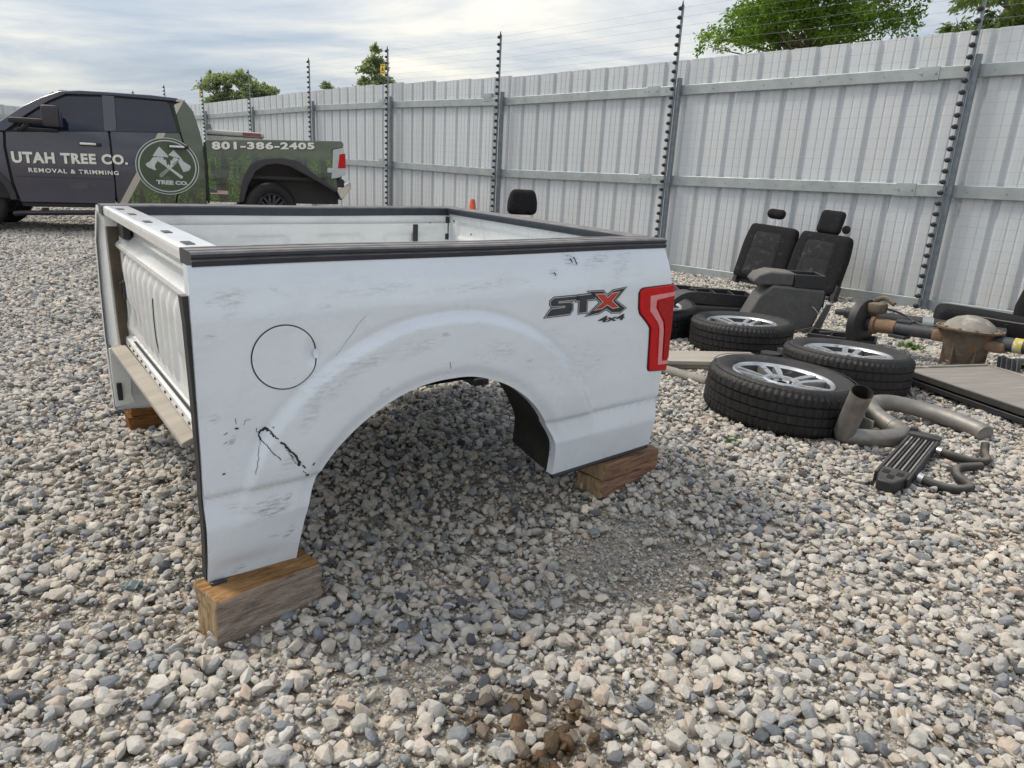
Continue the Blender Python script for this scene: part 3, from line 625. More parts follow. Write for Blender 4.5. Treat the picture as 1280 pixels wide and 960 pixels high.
for (x, top, rx, lb, sd) in ((-16.2, 6.1, .62, 'grey green tree in the row seen beyond the pickup bed', 21), (-14.8, 6.0, .7, 'grey green tree in the row seen beyond the pickup bed', 22), (-13.5, 5.6, .6, 'grey green tree in the row seen beyond the pickup bed', 23)):
    tree('distant_tree', lb, (x, 38.6, 0), top, blob(11, 0, top-.9, rx*1.1, .8, .55, sd, .5)+[(-.2, 0, top-.15, .22, .35), (.35, 0, top-.3, .2, .3), (rx*.5, 0, top-1.6, .7, .5), (-rx*.5, 0, top-1.6, .7, .5)], 'leaf_dull', .11, 9500, .12, sd, group='trees in a row far behind the fence')
tree('far_tree', 'pale tree far beyond the far fence at the windshield of the pickup', (-32.6, 43, 0), 6.0, blob(7, 0, 5.2, .8, .5, .5, 31, .5)+[(.5, 0, 4.6, .7, .5), (-.4, 0, 4.6, .7, .5), (0, 0, 4.2, .8, .5)], 'leaf_dull', .12, 3500, .10, 31)
# ------------------------------------------------------------------ the white pickup bed on blocks
BA = Vector((-.8367, 1.7677, 1.0955)); BL, BW, BZ = 1.80, 1.66, .93
def bed_axes():
    yaw, tp, tr = .6569, .0134, .0217
    lo = Vector((math.cos(yaw)*math.cos(tp), math.sin(yaw)*math.cos(tp), math.sin(tp))); la0 = Vector((-math.sin(yaw), math.cos(yaw), 0)); up0 = lo.cross(la0)
    la = la0*math.cos(tr)+up0*math.sin(tr); return lo, la, lo.cross(la)
blo, bla, bup = bed_axes()
bo = BA-bup*BZ
bed = empty('truck_bed', mat=Matrix(((blo.x, bla.x, bup.x, bo.x), (blo.y, bla.y, bup.y, bo.y), (blo.z, bla.z, bup.z, bo.z), (0, 0, 0, 1))))
tag(bed, 'white removed pickup truck bed with scuffed side resting on wooden blocks', 'truck bed')
BO = (0, 0, BZ)
def bpart(m_, name, mat, parent=None, smooth=40, bevel=0):
    o = m_.build(name, MATS[mat] if isinstance(mat, str) else mat, parent or bed, smooth, bevel)
    if parent is None: o.location = BO
    return o
def paint_material(name, base, smudges=(), dirt=.25):
    m_ = bpy.data.materials.new(name); m_.use_nodes = True; nt = m_.node_tree; L = nt.links; b = nt.nodes['Principled BSDF']; MATS[name] = m_
    t = N(nt, 'ShaderNodeTexCoord'); col = None
    def noise(sc, det=7, st=(1, 1, 1), dist=0, ro=.6):
        mp_ = N(nt, 'ShaderNodeMapping'); mp_.inputs['Scale'].default_value = st; L.new(t.outputs['Object'], mp_.inputs[0])
        n_ = N(nt, 'ShaderNodeTexNoise'); n_.inputs['Scale'].default_value = sc; n_.inputs['Detail'].default_value = det; n_.inputs['Distortion'].default_value = dist; n_.inputs['Roughness'].default_value = ro; L.new(mp_.outputs[0], n_.inputs['Vector']); return n_.outputs[0]
    def rng(v, a, b_, c=0., d=1.):
        r_ = N(nt, 'ShaderNodeMapRange'); r_.inputs[1].default_value = a; r_.inputs[2].default_value = b_; r_.inputs[3].default_value = c; r_.inputs[4].default_value = d; L.new(v, r_.inputs[0]); return r_.outputs[0]
    def mul(a, b_):
        n_ = N(nt, 'ShaderNodeMath', operation='MULTIPLY'); L.new(a, n_.inputs[0])
        if isinstance(b_, (int, float)): n_.inputs[1].default_value = b_
        else: L.new(b_, n_.inputs[1])
        return n_.outputs[0]
    def mix(f, a, b_):
        x = N(nt, 'ShaderNodeMix', data_type='RGBA'); L.new(f, x.inputs[0])
        for i, v in ((6, a), (7, b_)):
            if isinstance(v, tuple): x.inputs[i].default_value = (*v, 1)
            else: L.new(v, x.inputs[i])
        return x.outputs[2]
    # film of dust, wiped in streaks
    d1 = mul(rng(noise(3.5, 8, (1, 1, 1), .6), .42, .75), rng(noise(40, 6, (.25, 1, 1.2)), .3, .7))
    col = mix(mul(d1, dirt), base, (.36, .34, .31))
    # fine scuffs all over
    sc1 = mul(rng(noise(95, 3, (.18, 1, 1)), .66, .72), rng(noise(5, 4), .45, .62))
    col = mix(mul(sc1, .35), col, (.18, .19, .22))
    sp = mul(rng(noise(170, 2), .735, .76), rng(noise(9, 3), .48, .6)); col = mix(mul(sp, .7), col, (.04, .04, .05))
    for (x, z, rx, rz, a, k, c_) in smudges:
        mp_ = N(nt, 'ShaderNodeMapping'); mp_.vector_type = 'TEXTURE'; mp_.inputs['Location'].default_value = (x, 0, z); mp_.inputs['Rotation'].default_value = (0, rad(-a), 0); mp_.inputs['Scale'].default_value = (rx, 1e3, rz)
        L.new(t.outputs['Object'], mp_.inputs[0]); ln = N(nt, 'ShaderNodeVectorMath', operation='LENGTH'); L.new(mp_.outputs[0], ln.inputs[0])
        fall = rng(ln.outputs['Value'], 1.0, .35)
        mp3 = N(nt, 'ShaderNodeMapping'); mp3.inputs['Rotation'].default_value = (0, rad(a), 0); mp3.inputs['Scale'].default_value = (.28, 1, 1.6); L.new(t.outputs['Object'], mp3.inputs[0])
        n_ = N(nt, 'ShaderNodeTexNoise'); n_.inputs['Scale'].default_value = 85; n_.inputs['Detail'].default_value = 8; n_.inputs['Roughness'].default_value = .75; L.new(mp3.outputs[0], n_.inputs['Vector'])
        col = mix(mul(mul(fall, rng(n_.outputs[0], .46, .60)), k*.78), col, c_)
    L.new(col, b.inputs['Base Color']); rr = rng(noise(6, 6), .3, .7, .22, .42); L.new(rr, b.inputs['Roughness'])
    b.inputs['Coat Weight'].default_value = .75; b.inputs['Coat Roughness'].default_value = .07
    bp = N(nt, 'ShaderNodeBump'); bp.inputs['Strength'].default_value = .25; bp.inputs['Distance'].default_value = .012; L.new(noise(5.5, 3), bp.inputs['Height']); L.new(bp.outputs[0], b.inputs['Normal'])
    return m_
INK = (.09, .10, .125); DST = (.30, .285, .26)
paint_material('bed_paint', (.69, .765, .855), [  # white paint with the blue of open shade tinted into its base
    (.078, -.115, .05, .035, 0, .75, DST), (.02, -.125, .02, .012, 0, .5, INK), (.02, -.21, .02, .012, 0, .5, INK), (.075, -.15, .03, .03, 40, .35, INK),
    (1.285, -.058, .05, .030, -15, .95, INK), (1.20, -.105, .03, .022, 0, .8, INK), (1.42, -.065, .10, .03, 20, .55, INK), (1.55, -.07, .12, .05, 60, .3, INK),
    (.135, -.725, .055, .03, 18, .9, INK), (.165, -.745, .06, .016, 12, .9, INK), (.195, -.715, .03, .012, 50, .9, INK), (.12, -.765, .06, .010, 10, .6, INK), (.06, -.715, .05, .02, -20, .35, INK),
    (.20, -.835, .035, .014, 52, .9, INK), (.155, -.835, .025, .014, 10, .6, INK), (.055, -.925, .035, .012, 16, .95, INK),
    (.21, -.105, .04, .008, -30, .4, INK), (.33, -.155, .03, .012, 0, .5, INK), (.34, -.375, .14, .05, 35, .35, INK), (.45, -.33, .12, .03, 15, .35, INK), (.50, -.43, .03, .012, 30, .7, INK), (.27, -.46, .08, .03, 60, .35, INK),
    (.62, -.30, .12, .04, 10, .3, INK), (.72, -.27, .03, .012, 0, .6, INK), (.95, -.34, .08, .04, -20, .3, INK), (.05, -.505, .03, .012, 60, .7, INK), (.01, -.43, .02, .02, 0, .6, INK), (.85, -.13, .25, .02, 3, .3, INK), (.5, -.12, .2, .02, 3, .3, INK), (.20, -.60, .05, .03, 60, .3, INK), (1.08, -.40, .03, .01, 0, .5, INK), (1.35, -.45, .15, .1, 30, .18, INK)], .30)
paint_material('bed_inner', (.72, .75, .76), [(.25, -.05, .08, .05, 0, .5, (.42, .33, .24))], .55)
paint_material('bed_bulkhead', (.76, .785, .79), [], .45)
ARCH_RAW = [(.22, -.973), (.237, -.857), (.259, -.762), (.287, -.677), (.35, -.589), (.44, -.516), (.555, -.458), (.663, -.429), (.791, -.424), (.891, -.442), (1.012, -.495), (1.12, -.583), (1.205, -.695), (1.246, -.778), (1.255, -.905)]
ARCH = np.array([(p.x, p.z) for p in smooth_path([(a, 0, b_) for a, b_ in ARCH_RAW], 8)])
PZ = [0, .03, .09, .155, .17, .35, .55, .652, .668, .76, .86, 1.0]; PBv = [.0, .0, .024, .043, .046, .058, .064, .061, .050, .062, .045, .018]
def ysurf(x, z):
    x = np.asarray(x, float); z = np.asarray(z, float)
    d = np.min(np.hypot(x[..., None]-ARCH[:, 0], z[..., None]-ARCH[:, 1]), axis=-1)
    fl = -.004*np.exp(-((d-.222)/.010)**2)*vsstep(-.62, -.45, z) + .019*(1-vsstep(.186, .214, d))*vsstep(-.80, -.55, z) - .012*(1-vsstep(.0, .05, d))*vsstep(-.9, -.6, z)
    # pushed-in corner of the fuel door, soft dent by the scratches
    dent = .010*np.exp(-(((x-.298)/.022)**2+((z+.285)/.03)**2))+.006*np.exp(-(((x-.15)/.08)**2+((z+.54)/.06)**2))+.008*np.exp(-(((x-.06)/.09)**2+((z+.91)/.03)**2))
    return -(np.interp(-z, PZ, PBv)+fl)+dent
def ys(x, z): return float(ysurf(np.array([x]), np.array([z]))[0])
CX, CZ = .74, -.93
FRONT = [(-.036, -.948), (-.033, -.60), (-.028, -.37), (-.022, -.16), (-.011, -.03)]
REAR = [(1.806, -.03), (1.822, -.12), (1.824, -.2), (1.816, -.35), (1.806, -.53), (1.806, -.62), (1.808, -.888)]
OUT = FRONT+REAR
def ray_out(th):
    c, s_ = math.cos(th), math.sin(th); best = None
    for (x1, z1), (x2, z2) in zip(OUT[:-1], OUT[1:]):
        dx, dz = x2-x1, z2-z1; det = c*(-dz)-s_*(-dx)
        if abs(det) < 1e-9: continue
        bx, bz = x1-CX, z1-CZ; r_ = (bx*(-dz)-bz*(-dx))/det; k = (c*bz-s_*bx)/det
        if r_ > 0 and -1e-6 <= k <= 1+1e-6 and (best is None or r_ < best): best = r_
    return (CX+c*best, CZ+s_*best)
ang = lambda p: math.atan2(p[1]-CZ, p[0]-CX) % (2*math.pi)
ath = np.unwrap([ang(p) for p in ARCH]); o0, o1 = ang(OUT[0]), ang(OUT[-1])
NU, NT = 230, 64
us = sorted(set(np.linspace(0, 1, NU).tolist()+[(o0-ang(FRONT[-1]))/(o0-o1), (o0-ang(REAR[0]))/(o0-o1)]))
vs = []; nt_ = [1-(1-k/NT)**1.15 for k in range(NT+1)]
for u in us:
    th_a = ath[0]+(ath[-1]-ath[0])*u; ax_ = np.interp(-th_a, -ath, ARCH[:, 0]); az_ = np.interp(-th_a, -ath, ARCH[:, 1])
    ox, oz = ray_out(o0+(o1-o0)*u)
    for t_ in nt_: vs.append((ax_+(ox-ax_)*t_, 0, az_+(oz-az_)*t_))
V = np.array(vs); V[:, 1] = ysurf(V[:, 0], V[:, 2])
n = NT+1
fs = [(i*n+k, i*n+k+1, (i+1)*n+k+1, (i+1)*n+k) for i in range(len(us)-1) for k in range(NT)]
pmb = MB(); pmb.add(V.tolist(), fs)
# rolled lips: arch, lower edges
def lip(path, dy, dxz=(0, 0)):
    b0 = len(pmb.v)
    for (x, z) in path: y = ys(x, z); pmb.v += [(x, y, z), (x+dxz[0], y+dy, z+dxz[1])]
    pmb.f += [(b0+2*i, b0+2*i+2, b0+2*i+3, b0+2*i+1) for i in range(len(path)-1)]
lip([tuple(p) for p in ARCH], .035)
lip([(-.036+.256*k/6, -.948-.025*k/6) for k in range(7)], .03); lip([(1.255+.553*k/6, -.905+.017*k/6) for k in range(7)], .04)
lip([tuple(p) for p in FRONT], .045); lip([tuple(p) for p in REAR], .05)
side_me = pmb.mesh('side_panel', 26); side_me.flip_normals()
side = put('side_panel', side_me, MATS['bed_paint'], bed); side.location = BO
tag(side, 'scuffed outer bedside panel with wheel arch flare')
side2 = put('side_panel', side_me.copy(), None, bed); side2.data.materials[0] = MATS['bed_inner']; side2.location = (0, BW, BZ); side2.scale = (1, -1, 1)

def decal(poly, name, mat, parent, off=.0016, thick=.0012):
    """flat sticker lying on the side panel, outline in panel coordinates"""
    bm = bmesh.new(); vv = [bm.verts.new((x, ys(x, z)-off, z)) for x, z in poly]; f_ = bm.faces.new(vv)
    bmesh.ops.triangulate(bm, faces=[f_], ngon_method='EAR_CLIP'); bm.normal_update()
    me_ = bpy.data.meshes.new(name); bm.to_mesh(me_); bm.free()
    if sum(p.normal.y for p in me_.polygons) > 0: me_.flip_normals()
    o = put(name, me_, MATS[mat], parent); return o
def stroke(pts_, w, name, mat, parent, off=.0017):
    """uneven scratch running over the panel"""
    P = [Vector((x, 0, z)) for x, z in pts_]; m_ = MB(); n_ = len(P); L_ = []
    for i, p in enumerate(P):
        t_ = (P[min(i+1, n_-1)]-P[max(i-1, 0)]).normalized(); q = Vector((-t_.z, 0, t_.x)); ww = w[i] if isinstance(w, (list, tuple)) else w
        for s_ in (-1, 1):
            c = p+q*ww*s_*.5*rnd.uniform(.6, 1.3); L_.append((c.x, ys(c.x, c.z)-off, c.z))
    m_.add(L_, [(2*i, 2*i+1, 2*i+3, 2*i+2) for i in range(n_-1)])
    o = m_.build(name, MATS[mat], parent, 0); return o
def dens(pts_, k=4):
    out = []
    for a, b_ in zip(pts_[:-1], pts_[1:]):
        for i in range(k): t_ = i/k; out.append((a[0]+(b_[0]-a[0])*t_+rnd.uniform(-.0018, .0018), a[1]+(b_[1]-a[1])*t_+rnd.uniform(-.0018, .0018)))
    out.append(pts_[-1]); return out
sk = lambda pts_, w, k=4: stroke(dens(pts_, k), w, 'scratch', 'scratch_ink', side)
sk([(.128, -.49), (.143, -.484), (.151, -.492)], .009, 5); sk([(.151, -.492), (.165, -.509), (.172, -.518)], .003)
sk([(.178, -.528), (.187, -.536), (.199, -.552)], .006); sk([(.199, -.552), (.212, -.570), (.225, -.590), (.232, -.606)], .006); sk([(.226, -.600), (.231, -.612)], .009)
sk([(.236, -.612), (.247, -.626)], .005); sk([(.24, -.632), (.250, -.648), (.256, -.656)], .002); sk([(.250, -.652), (.259, -.650)], .008)
sk([(.128, -.49), (.125, -.503), (.129, -.519)], .005); sk([(.131, -.518), (.144, -.539), (.156, -.557), (.166, -.566), (.176, -.583)], .0022)
sk([(.128, -.522), (.118, -.56), (.104, -.612)], .0012, 6); sk([(.118, -.478), (.119, -.492)], .002)
sk([(.062, -.470), (.069, -.468)], .005, 3); sk([(.065, -.46), (.064, -.44)], .0014, 3); sk([(.085, -.463), (.088, -.452), (.105, -.45)], .0012, 4); sk([(.031, -.483), (.040, -.477)], .002, 3); sk([(.028, -.508), (.038, -.503)], .0014, 3)
sk([(.02, -.597), (.026, -.597)], .005, 2); sk([(.195, -.29), (.202, -.291)], .0014, 3); sk([(.172, -.29), (.177, -.291)], .006, 2); sk([(.74, -.36), (.742, -.385)], .002, 3); sk([(.163, -.487), (.166, -.487)], .003, 2)
sk([(.215, -.585), (.205, -.572)], .002, 3); sk([(.27, -.622), (.276, -.615)], .005, 3); sk([(.155, -.50), (.162, -.51)], .004, 3); sk([(.19, -.548), (.206, -.575), (.219, -.604)], .0016, 4)
sk([(1.285, -.055), (1.293, -.07)], .004, 3); sk([(1.30, -.052), (1.31, -.066), (1.312, -.078)], .004, 3); sk([(1.20, -.10), (1.207, -.112)], .004, 3); sk([(.205, -.235), (.23, -.255)], .001, 4); sk([(.36, -.30), (.43, -.22), (.46, -.19)], .0008, 4)

# fuel door with its dark seam
def disc_on(cx_, cz_, r0, r1, off, rings=8, seg=72):
    m_ = MB(); L_ = []; 
    for k in range(rings+1):
        r_ = r0+(r1-r0)*k/rings
        for i in range(seg):
            a = 2*math.pi*i/seg; L_.append((cx_+r_*math.cos(a), 0, cz_+r_*.985*math.sin(a)))
    A2 = np.array(L_); A2[:, 1] = ysurf(A2[:, 0], A2[:, 2])-off
    m_.add(A2.tolist(), [(k*seg+i, k*seg+(i+1) % seg, (k+1)*seg+(i+1) % seg, (k+1)*seg+i) for k in range(rings) for i in range(seg)])
    return m_
fd_ = disc_on(.211, -.287, .0902, .0940, .0012, 2); bpart(fd_, 'fuel_door_seam', 'decal_black')
fdm = disc_on(.211, -.287, .0005, .0903, .0018, 14)
fdm.warp(lambda x, y, z: (x, y+.004*sstep(.05, .09, x-.211)*(1-sstep(.0, .05, abs(z+.28))), z))
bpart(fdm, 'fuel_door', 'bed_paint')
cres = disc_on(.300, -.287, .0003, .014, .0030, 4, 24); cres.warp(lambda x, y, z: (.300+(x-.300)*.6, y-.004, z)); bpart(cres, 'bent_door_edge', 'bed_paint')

# lettering on the rear quarter
badge = empty('lettering'); badge.parent = bed; badge.location = BO
S_ = [(1.150, -.2555), (1.176, -.2275), (1.2415, -.2262), (1.2415, -.2215), (1.181, -.2205), (1.1725, -.2125), (1.1725, -.1995), (1.190, -.1885), (1.314, -.1885), (1.314, -.2035), (1.212, -.2035), (1.212, -.2082), (1.270, -.2090), (1.281, -.2175), (1.281, -.2385), (1.268, -.2535)]
T_ = [(1.2955, -.1885), (1.392, -.1855), (1.392, -.2075), (1.352, -.2085), (1.352, -.2535), (1.311, -.2545), (1.311, -.2085), (1.2955, -.2085)]
X_ = [(1.356, -.1765), (1.434, -.179), (1.455, -.197), (1.484, -.181), (1.555, -.1735), (1.500, -.219), (1.558, -.2535), (1.531, -.268), (1.483, -.265), (1.454, -.249), (1.416, -.262), (1.350, -.2675), (1.420, -.2215)]
XR = [(1.396, -.1895), (1.440, -.1925), (1.457, -.2085), (1.481, -.192), (1.517, -.189), (1.480, -.2205), (1.517, -.2465), (1.487, -.2475), (1.456, -.231), (1.432, -.2435), (1.391, -.2485), (1.435, -.2205)]
def grow(poly, d):
    n_ = len(poly); ar = sum(poly[i][0]*poly[(i+1) % n_][1]-poly[(i+1) % n_][0]*poly[i][1] for i in range(n_)); sg = 1 if ar > 0 else -1; out = []
    for i in range(n_):
        p0, p, p1 = Vector(poly[i-1]), Vector(poly[i]), Vector(poly[(i+1) % n_]); a = (p-p0).normalized(); c = (p1-p).normalized()
        n1_, n2_ = Vector((a.y, -a.x))*sg, Vector((c.y, -c.x))*sg; nn_ = (n1_+n2_); k = max(.45, nn_.length/2)
        q = p+nn_.normalized()*d/k; out.append((q.x, q.y))
    return out
for nm, poly, fill in (('letter_s', S_, 'decal_grey'), ('letter_t', T_, 'decal_grey'), ('letter_x', X_, 'decal_black')):
    decal(grow(poly, .0045), nm+'_outline', 'decal_black', badge, .0014)
    decal(grow(poly, .0015), nm+'_edge', 'decal_silver', badge, .0020)
    decal(grow(poly, -.0015), nm, fill, badge, .0026)
decal(grow(XR, .0035), 'letter_x_rim', 'decal_silver', badge, .0030); decal(XR, 'letter_x_face', 'decal_red', badge, .0036)
fm = text_mesh('4x4', .035); co = np.array([v.co for v in fm.vertices]); mn, mxx_ = co.min(0), co.max(0)
co2 = np.zeros_like(co); fx = (co[:, 0]-mn[0])/(mxx_[0]-mn[0]); fz = (co[:, 1]-mn[1])/(mxx_[1]-mn[1])
co2[:, 0] = 1.410+fx*.142+fz*.008; co2[:, 2] = -.299+fz*.023; co2[:, 1] = ysurf(co2[:, 0], co2[:, 2])-.0026
fm.vertices.foreach_set('co', co2.ravel()); fm.update(); put('lettering_4x4', fm, MATS['decal_black'], badge)

# tail lamp
TLO = [(1.631, -.2), (1.640, -.188), (1.656, -.183), (1.834, -.177), (1.842, -.226), (1.838, -.36), (1.829, -.54), (1.733, -.531), (1.718, -.525), (1.715, -.511), (1.711, -.415), (1.707, -.347), (1.691, -.326), (1.642, -.282), (1.634, -.262)]
def lampslab(poly, o0_, o1_, name, mat, parent, bev=.003):
    m_ = MB(); m_.prism(poly, 0, 1); 
    m_.warp(lambda x, y, z: (x, ys(min(x, 1.80), z)-(o0_ if y < .5 else o1_)+.05*max(0, x-1.78), z))
    return m_.build(name, MATS[mat], parent, 30, bev)
lamp = lampslab(grow(TLO, .004), .003, -.05, 'tail_lamp', 'decal_black', bed); lamp.location = BO
lampslab(TLO, .010, .002, 'lens', 'lamp_red', lamp, .004)
BAND = [(1.689, -.214), (1.838, -.207), (1.838, -.223), (1.727, -.232), (1.725, -.264), (1.773, -.327), (1.781, -.361), (1.788, -.494), (1.833, -.496), (1.832, -.511), (1.766, -.508), (1.755, -.352), (1.744, -.328), (1.692, -.275)]
lampslab(BAND, .0125, .008, 'light_guide', 'lamp_pink', lamp, .001)
INN = [(1.737, -.240), (1.836, -.232), (1.833, -.488), (1.796, -.486), (1.790, -.358), (1.782, -.324), (1.736, -.266)]
lampslab(INN, .0118, .008, 'inner_reflector', 'lamp_deep', lamp, .002)

# ---- rail caps
def rail(y0, y1, x0, x1, name, outer_low):
    sec_o = [(y0, outer_low), (y0-.002, -.020), (y0+.004, -.017), (y0+.0045, -.014), (y0, -.011), (y0+.001, -.003), (y0+.008, .002), (y0+.030, .003), (y0+.034, -.001), (y0+.040, -.001), (y0+.044, .003), ((y0+y1)/2+.02, .003), ((y0+y1)/2+.024, -.001), ((y0+y1)/2+.030, -.001), ((y0+y1)/2+.034, .003), (y1-.006, .002), (y1, -.004), (y1, -.040)]
    m_ = MB(); nx_ = 24; n_ = len(sec_o); L_ = []
    for i in range(nx_+1):
        x = x0+(x1-x0)*i/nx_; L_ += [(x, a, z+.0015*math.sin(x*5)) for a, z in sec_o]
    m_.add(L_, [(i*n_+k, (i+1)*n_+k, (i+1)*n_+k+1, i*n_+k+1) for i in range(nx_) for k in range(n_-1)]+[tuple(range(n_)), tuple(nx_*n_+k for k in range(n_-1, -1, -1))])
    return bpart(m_, name, 'rail_plastic', None, 30)
r1 = rail(-.004, .125, .0, BL+.012, 'rail_cap', -.034)
r2 = rail(-.004, .125, .0, BL+.012, 'rail_cap', -.034); r2.location = (0, BW, BZ); r2.scale = (1, -1, 1)
# body of the rails under the caps
for y, sgn in ((0, 1), (BW, -1)):
    m_ = MB(); m_.box((BL/2, y+sgn*.062, -.05), (BL-.01, .118, .07)); bpart(m_, 'rail_beam', 'bed_inner')
# ---- inner walls, floor, wheel houses
def grid(nu, nv, fn):
    m_ = MB(); m_.add([fn(i/nu, j/nv) for i in range(nu+1) for j in range(nv+1)], [(i*(nv+1)+j, (i+1)*(nv+1)+j, (i+1)*(nv+1)+j+1, i*(nv+1)+j+1) for i in range(nu) for j in range(nv)]); return m_
def emb(u, v, x0, x1, z0, z1, r=.012): return sstep(x0, x0+r, u)*(1-sstep(x1-r, x1, u))*sstep(z0, z0+r, v)*(1-sstep(z1-r, z1, v))
def innerwall(u, v):
    x = .05+u*(BL-.12); z = -.08-v*.46
    if .2 < x < 1.28: z = max(z, float(np.interp(x, ARCH[:, 0], ARCH[:, 1]))+.045, -.54)
    e_ = sum(emb(x, z, a, a+.28, -.36, -.12, .03) for a in (.12, .52, .92, 1.30))
    return (x, .138-.014*e_-.006*emb(x, z, .05, 1.7, -.52, -.40, .02), z)
for y, sc in ((0, 1), (BW, -1)):
    o = bpart(grid(120, 40, innerwall), 'inner_wall', 'bed_inner'); o.location = (0, y, BZ); o.scale = (1, sc, 1)
for (x, z) in ((.43, -.078), (.52, -.078), (1.29, -.078), (1.36, -.078), (1.60, -.062)):
    m_ = MB(); m_.lathe([(0, 0), (.006, 0), (.006, .002), (0, .002)], 10, Matrix.Translation((x, BW-.127, z-.02)) @ Matrix.Rotation(rad(90), 4, 'X')); bpart(m_, 'bolt_hole', 'decal_black')
m_ = MB(); m_.rbox((1.50, BW-.140, -.135), (.030, .006, .10), .003, n=4); bpart(m_, 'stake_slot', 'decal_black')
m_ = grid(20, 90, lambda u, v: (.04+u*(BL-.10), .268+v*(BW-.536), -.54+.009*(1 if math.sin(v*2*math.pi*13) > 0 else -1)*sstep(.03, .08, u)*(1-sstep(.92, .97, u)))); bpart(m_, 'floor', 'bed_inner')
m_ = grid(20, 4, lambda u, v: (.04+u*(BL-.10), .268+v*(BW-.536), -.562)); bpart(m_, 'underside', 'decal_black')
for y in (.165, BW-.165):
    for x0_, x1_ in ((.05, .21), (1.28, BL-.07)): bpart(MB().box(((x0_+x1_)/2, y, -.552), (x1_-x0_, .20, .02)), 'floor_side', 'bed_inner')
for x in (.18, .62, 1.1, 1.55):
    m_ = MB(); m_.box((x, BW/2, -.578), (.07, BW-.50, .03)); bpart(m_, 'cross_sill', 'dark_tube', None, 40, .006)
# wheel house liners
def liner(u, v):
    k = u*(len(ARCH)-1); i = int(min(k, len(ARCH)-2)); f_ = k-i; x = ARCH[i, 0]*(1-f_)+ARCH[i+1, 0]*f_; z = ARCH[i, 1]*(1-f_)+ARCH[i+1, 1]*f_
    x = CX+(x-CX)*(1.0+.04*v); z = z+.03*v+.001
    z = max(z, -.90)
    z = max(z, -.60) if x < CX else z
    return (x, ys(float(x), float(z))+.030+v*.27, z)
for y, sc in ((0, 1), (BW, -1)):
    o = bpart(grid(60, 10, liner), 'wheel_house', 'rubber'); o.location = (0, y, BZ); o.scale = (1, sc, 1)
    m_ = MB(); top = [(p[0]*1.0, p[1]+.03) for p in ARCH[30:-24:4]]
    m_.prism([(CX+(x-CX)*1.04, max(z, -.575)) for x, z in top], .255, .268); o2 = bpart(m_, 'wheel_house_wall', 'rubber'); o2.location = (0, y, BZ); o2.scale = (1, sc, 1)
    o2.hide_render = False
# ---- tailgate, closed
def tg(u, v):
    y = .12+u*(BW-.24); z = -.03-v*.50
    e_ = emb(y, z, .2, BW-.2, -.16, -.06, .02)*.012+emb(y, z, .2, BW-.2, -.46, -.20, .02)*.012
    for k in range(9): e_ += .008*emb(y, z, .25+k*.14, .25+k*.14+.05, -.43, -.23, .012)
    return (BL-.075+e_, y, z)
m_ = grid(130, 60, tg); tgo = bpart(m_, 'tailgate', 'bed_inner')
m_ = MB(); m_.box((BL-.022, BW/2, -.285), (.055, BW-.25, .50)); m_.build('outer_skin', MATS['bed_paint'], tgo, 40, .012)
m_ = MB(); m_.rbox((BL-.040, BW/2, -.012), (.105, BW-.18, .036), .008, n=6); m_.build('tailgate_cap', MATS['rail_plastic'], tgo)
for y in (.128, BW-.128):
    m_ = MB(); m_.box((BL-.088, y, -.10), (.014, .02, .11)); m_.box((BL-.095, y, -.155), (.025, .024, .035)); m_.build('striker', MATS['black_plastic'], tgo, 40, .003)
for y, z in ((.28, -.075), (.75, -.12), (1.48, -.065), (1.30, -.12)):
    m_ = MB(); m_.lathe([(0, 0), (.006, 0), (.006, .002), (0, .002)], 10, Matrix.Translation((BL-.077, y, z)) @ Matrix.Rotation(rad(-90), 4, 'Y')); m_.build('drain_hole', MATS['decal_black'], tgo)
# ---- bulkhead (front wall) seen from outside
BHZ = [(.100, .0), (.014, .0), (.006, -.004), (.004, -.012), (.004, -.034), (.008, -.038), (.080, -.044), (.088, -.055), (.090, -.112), (.084, -.120), (.050, -.150), (.040, -.158), (.038, -.172), (.052, -.192), (.052, -.50), (.046, -.53), (.050, -.575), (.036, -.582), (.034, -.612)]
def bulk(u, v):
    y = .035+u*(BW-.07); k = v*(len(BHZ)-1); i = int(min(k, len(BHZ)-2)); f_ = k-i
    x = BHZ[i][0]*(1-f_)+BHZ[i+1][0]*f_; z = BHZ[i][1]*(1-f_)+BHZ[i+1][1]*f_
    for q in range(12):
        yc = .26+q*.105
        zt, zb = (-.215, -.50) if 2 < q < 9 else (-.225, -.40)
        x -= .016*math.exp(-((y-yc)/.022)**4)*sstep(zb-.02, zb+.015, z)*(1-sstep(zt-.012, zt+.008, z))
    x += .010*(emb(y, z, .06, .24, -.50, -.30, .02)+emb(y, z, 1.40, 1.58, -.50, -.30, .02))
    return (x, y, z)
m_ = grid(260, 126, bulk); m_.f = [q[::-1] for q in m_.f]; bh = bpart(m_, 'bulkhead', 'bed_bulkhead', None, 35); tag(bh, 'dusty front wall of the bed with vertical ribs')
bi = grid(40, 20, lambda u, v: (.100, .12+u*(BW-.24), -.0-v*.54)); bi.build('inner_face', MATS['bed_inner'], bh)
for (x, y, w, l) in ((.046, 1.369, .024, .060), (.050, 1.13, .024, .060), (.050, .835, .024, .060), (.046, .507, .024, .062), (.042, .215, .026, .070), (.055, .09, .03, .05), (.03, .10, .01, .04)):
    q = MB(); q.box((x, y, .0012), (w, l, .0016)); q.build('cap_hole', MATS['decal_black'], bh)
for (y, z) in ((.105, -.515), (1.53, -.36)):
    q = MB(); q.rbox((.046, y, z), (.012, .05, .085), .005, n=4); q.rbox((.038, y+.004, z+.01), (.012, .022, .05), .005, n=4); q.build('hinge_pocket', MATS['black_plastic'], bh)
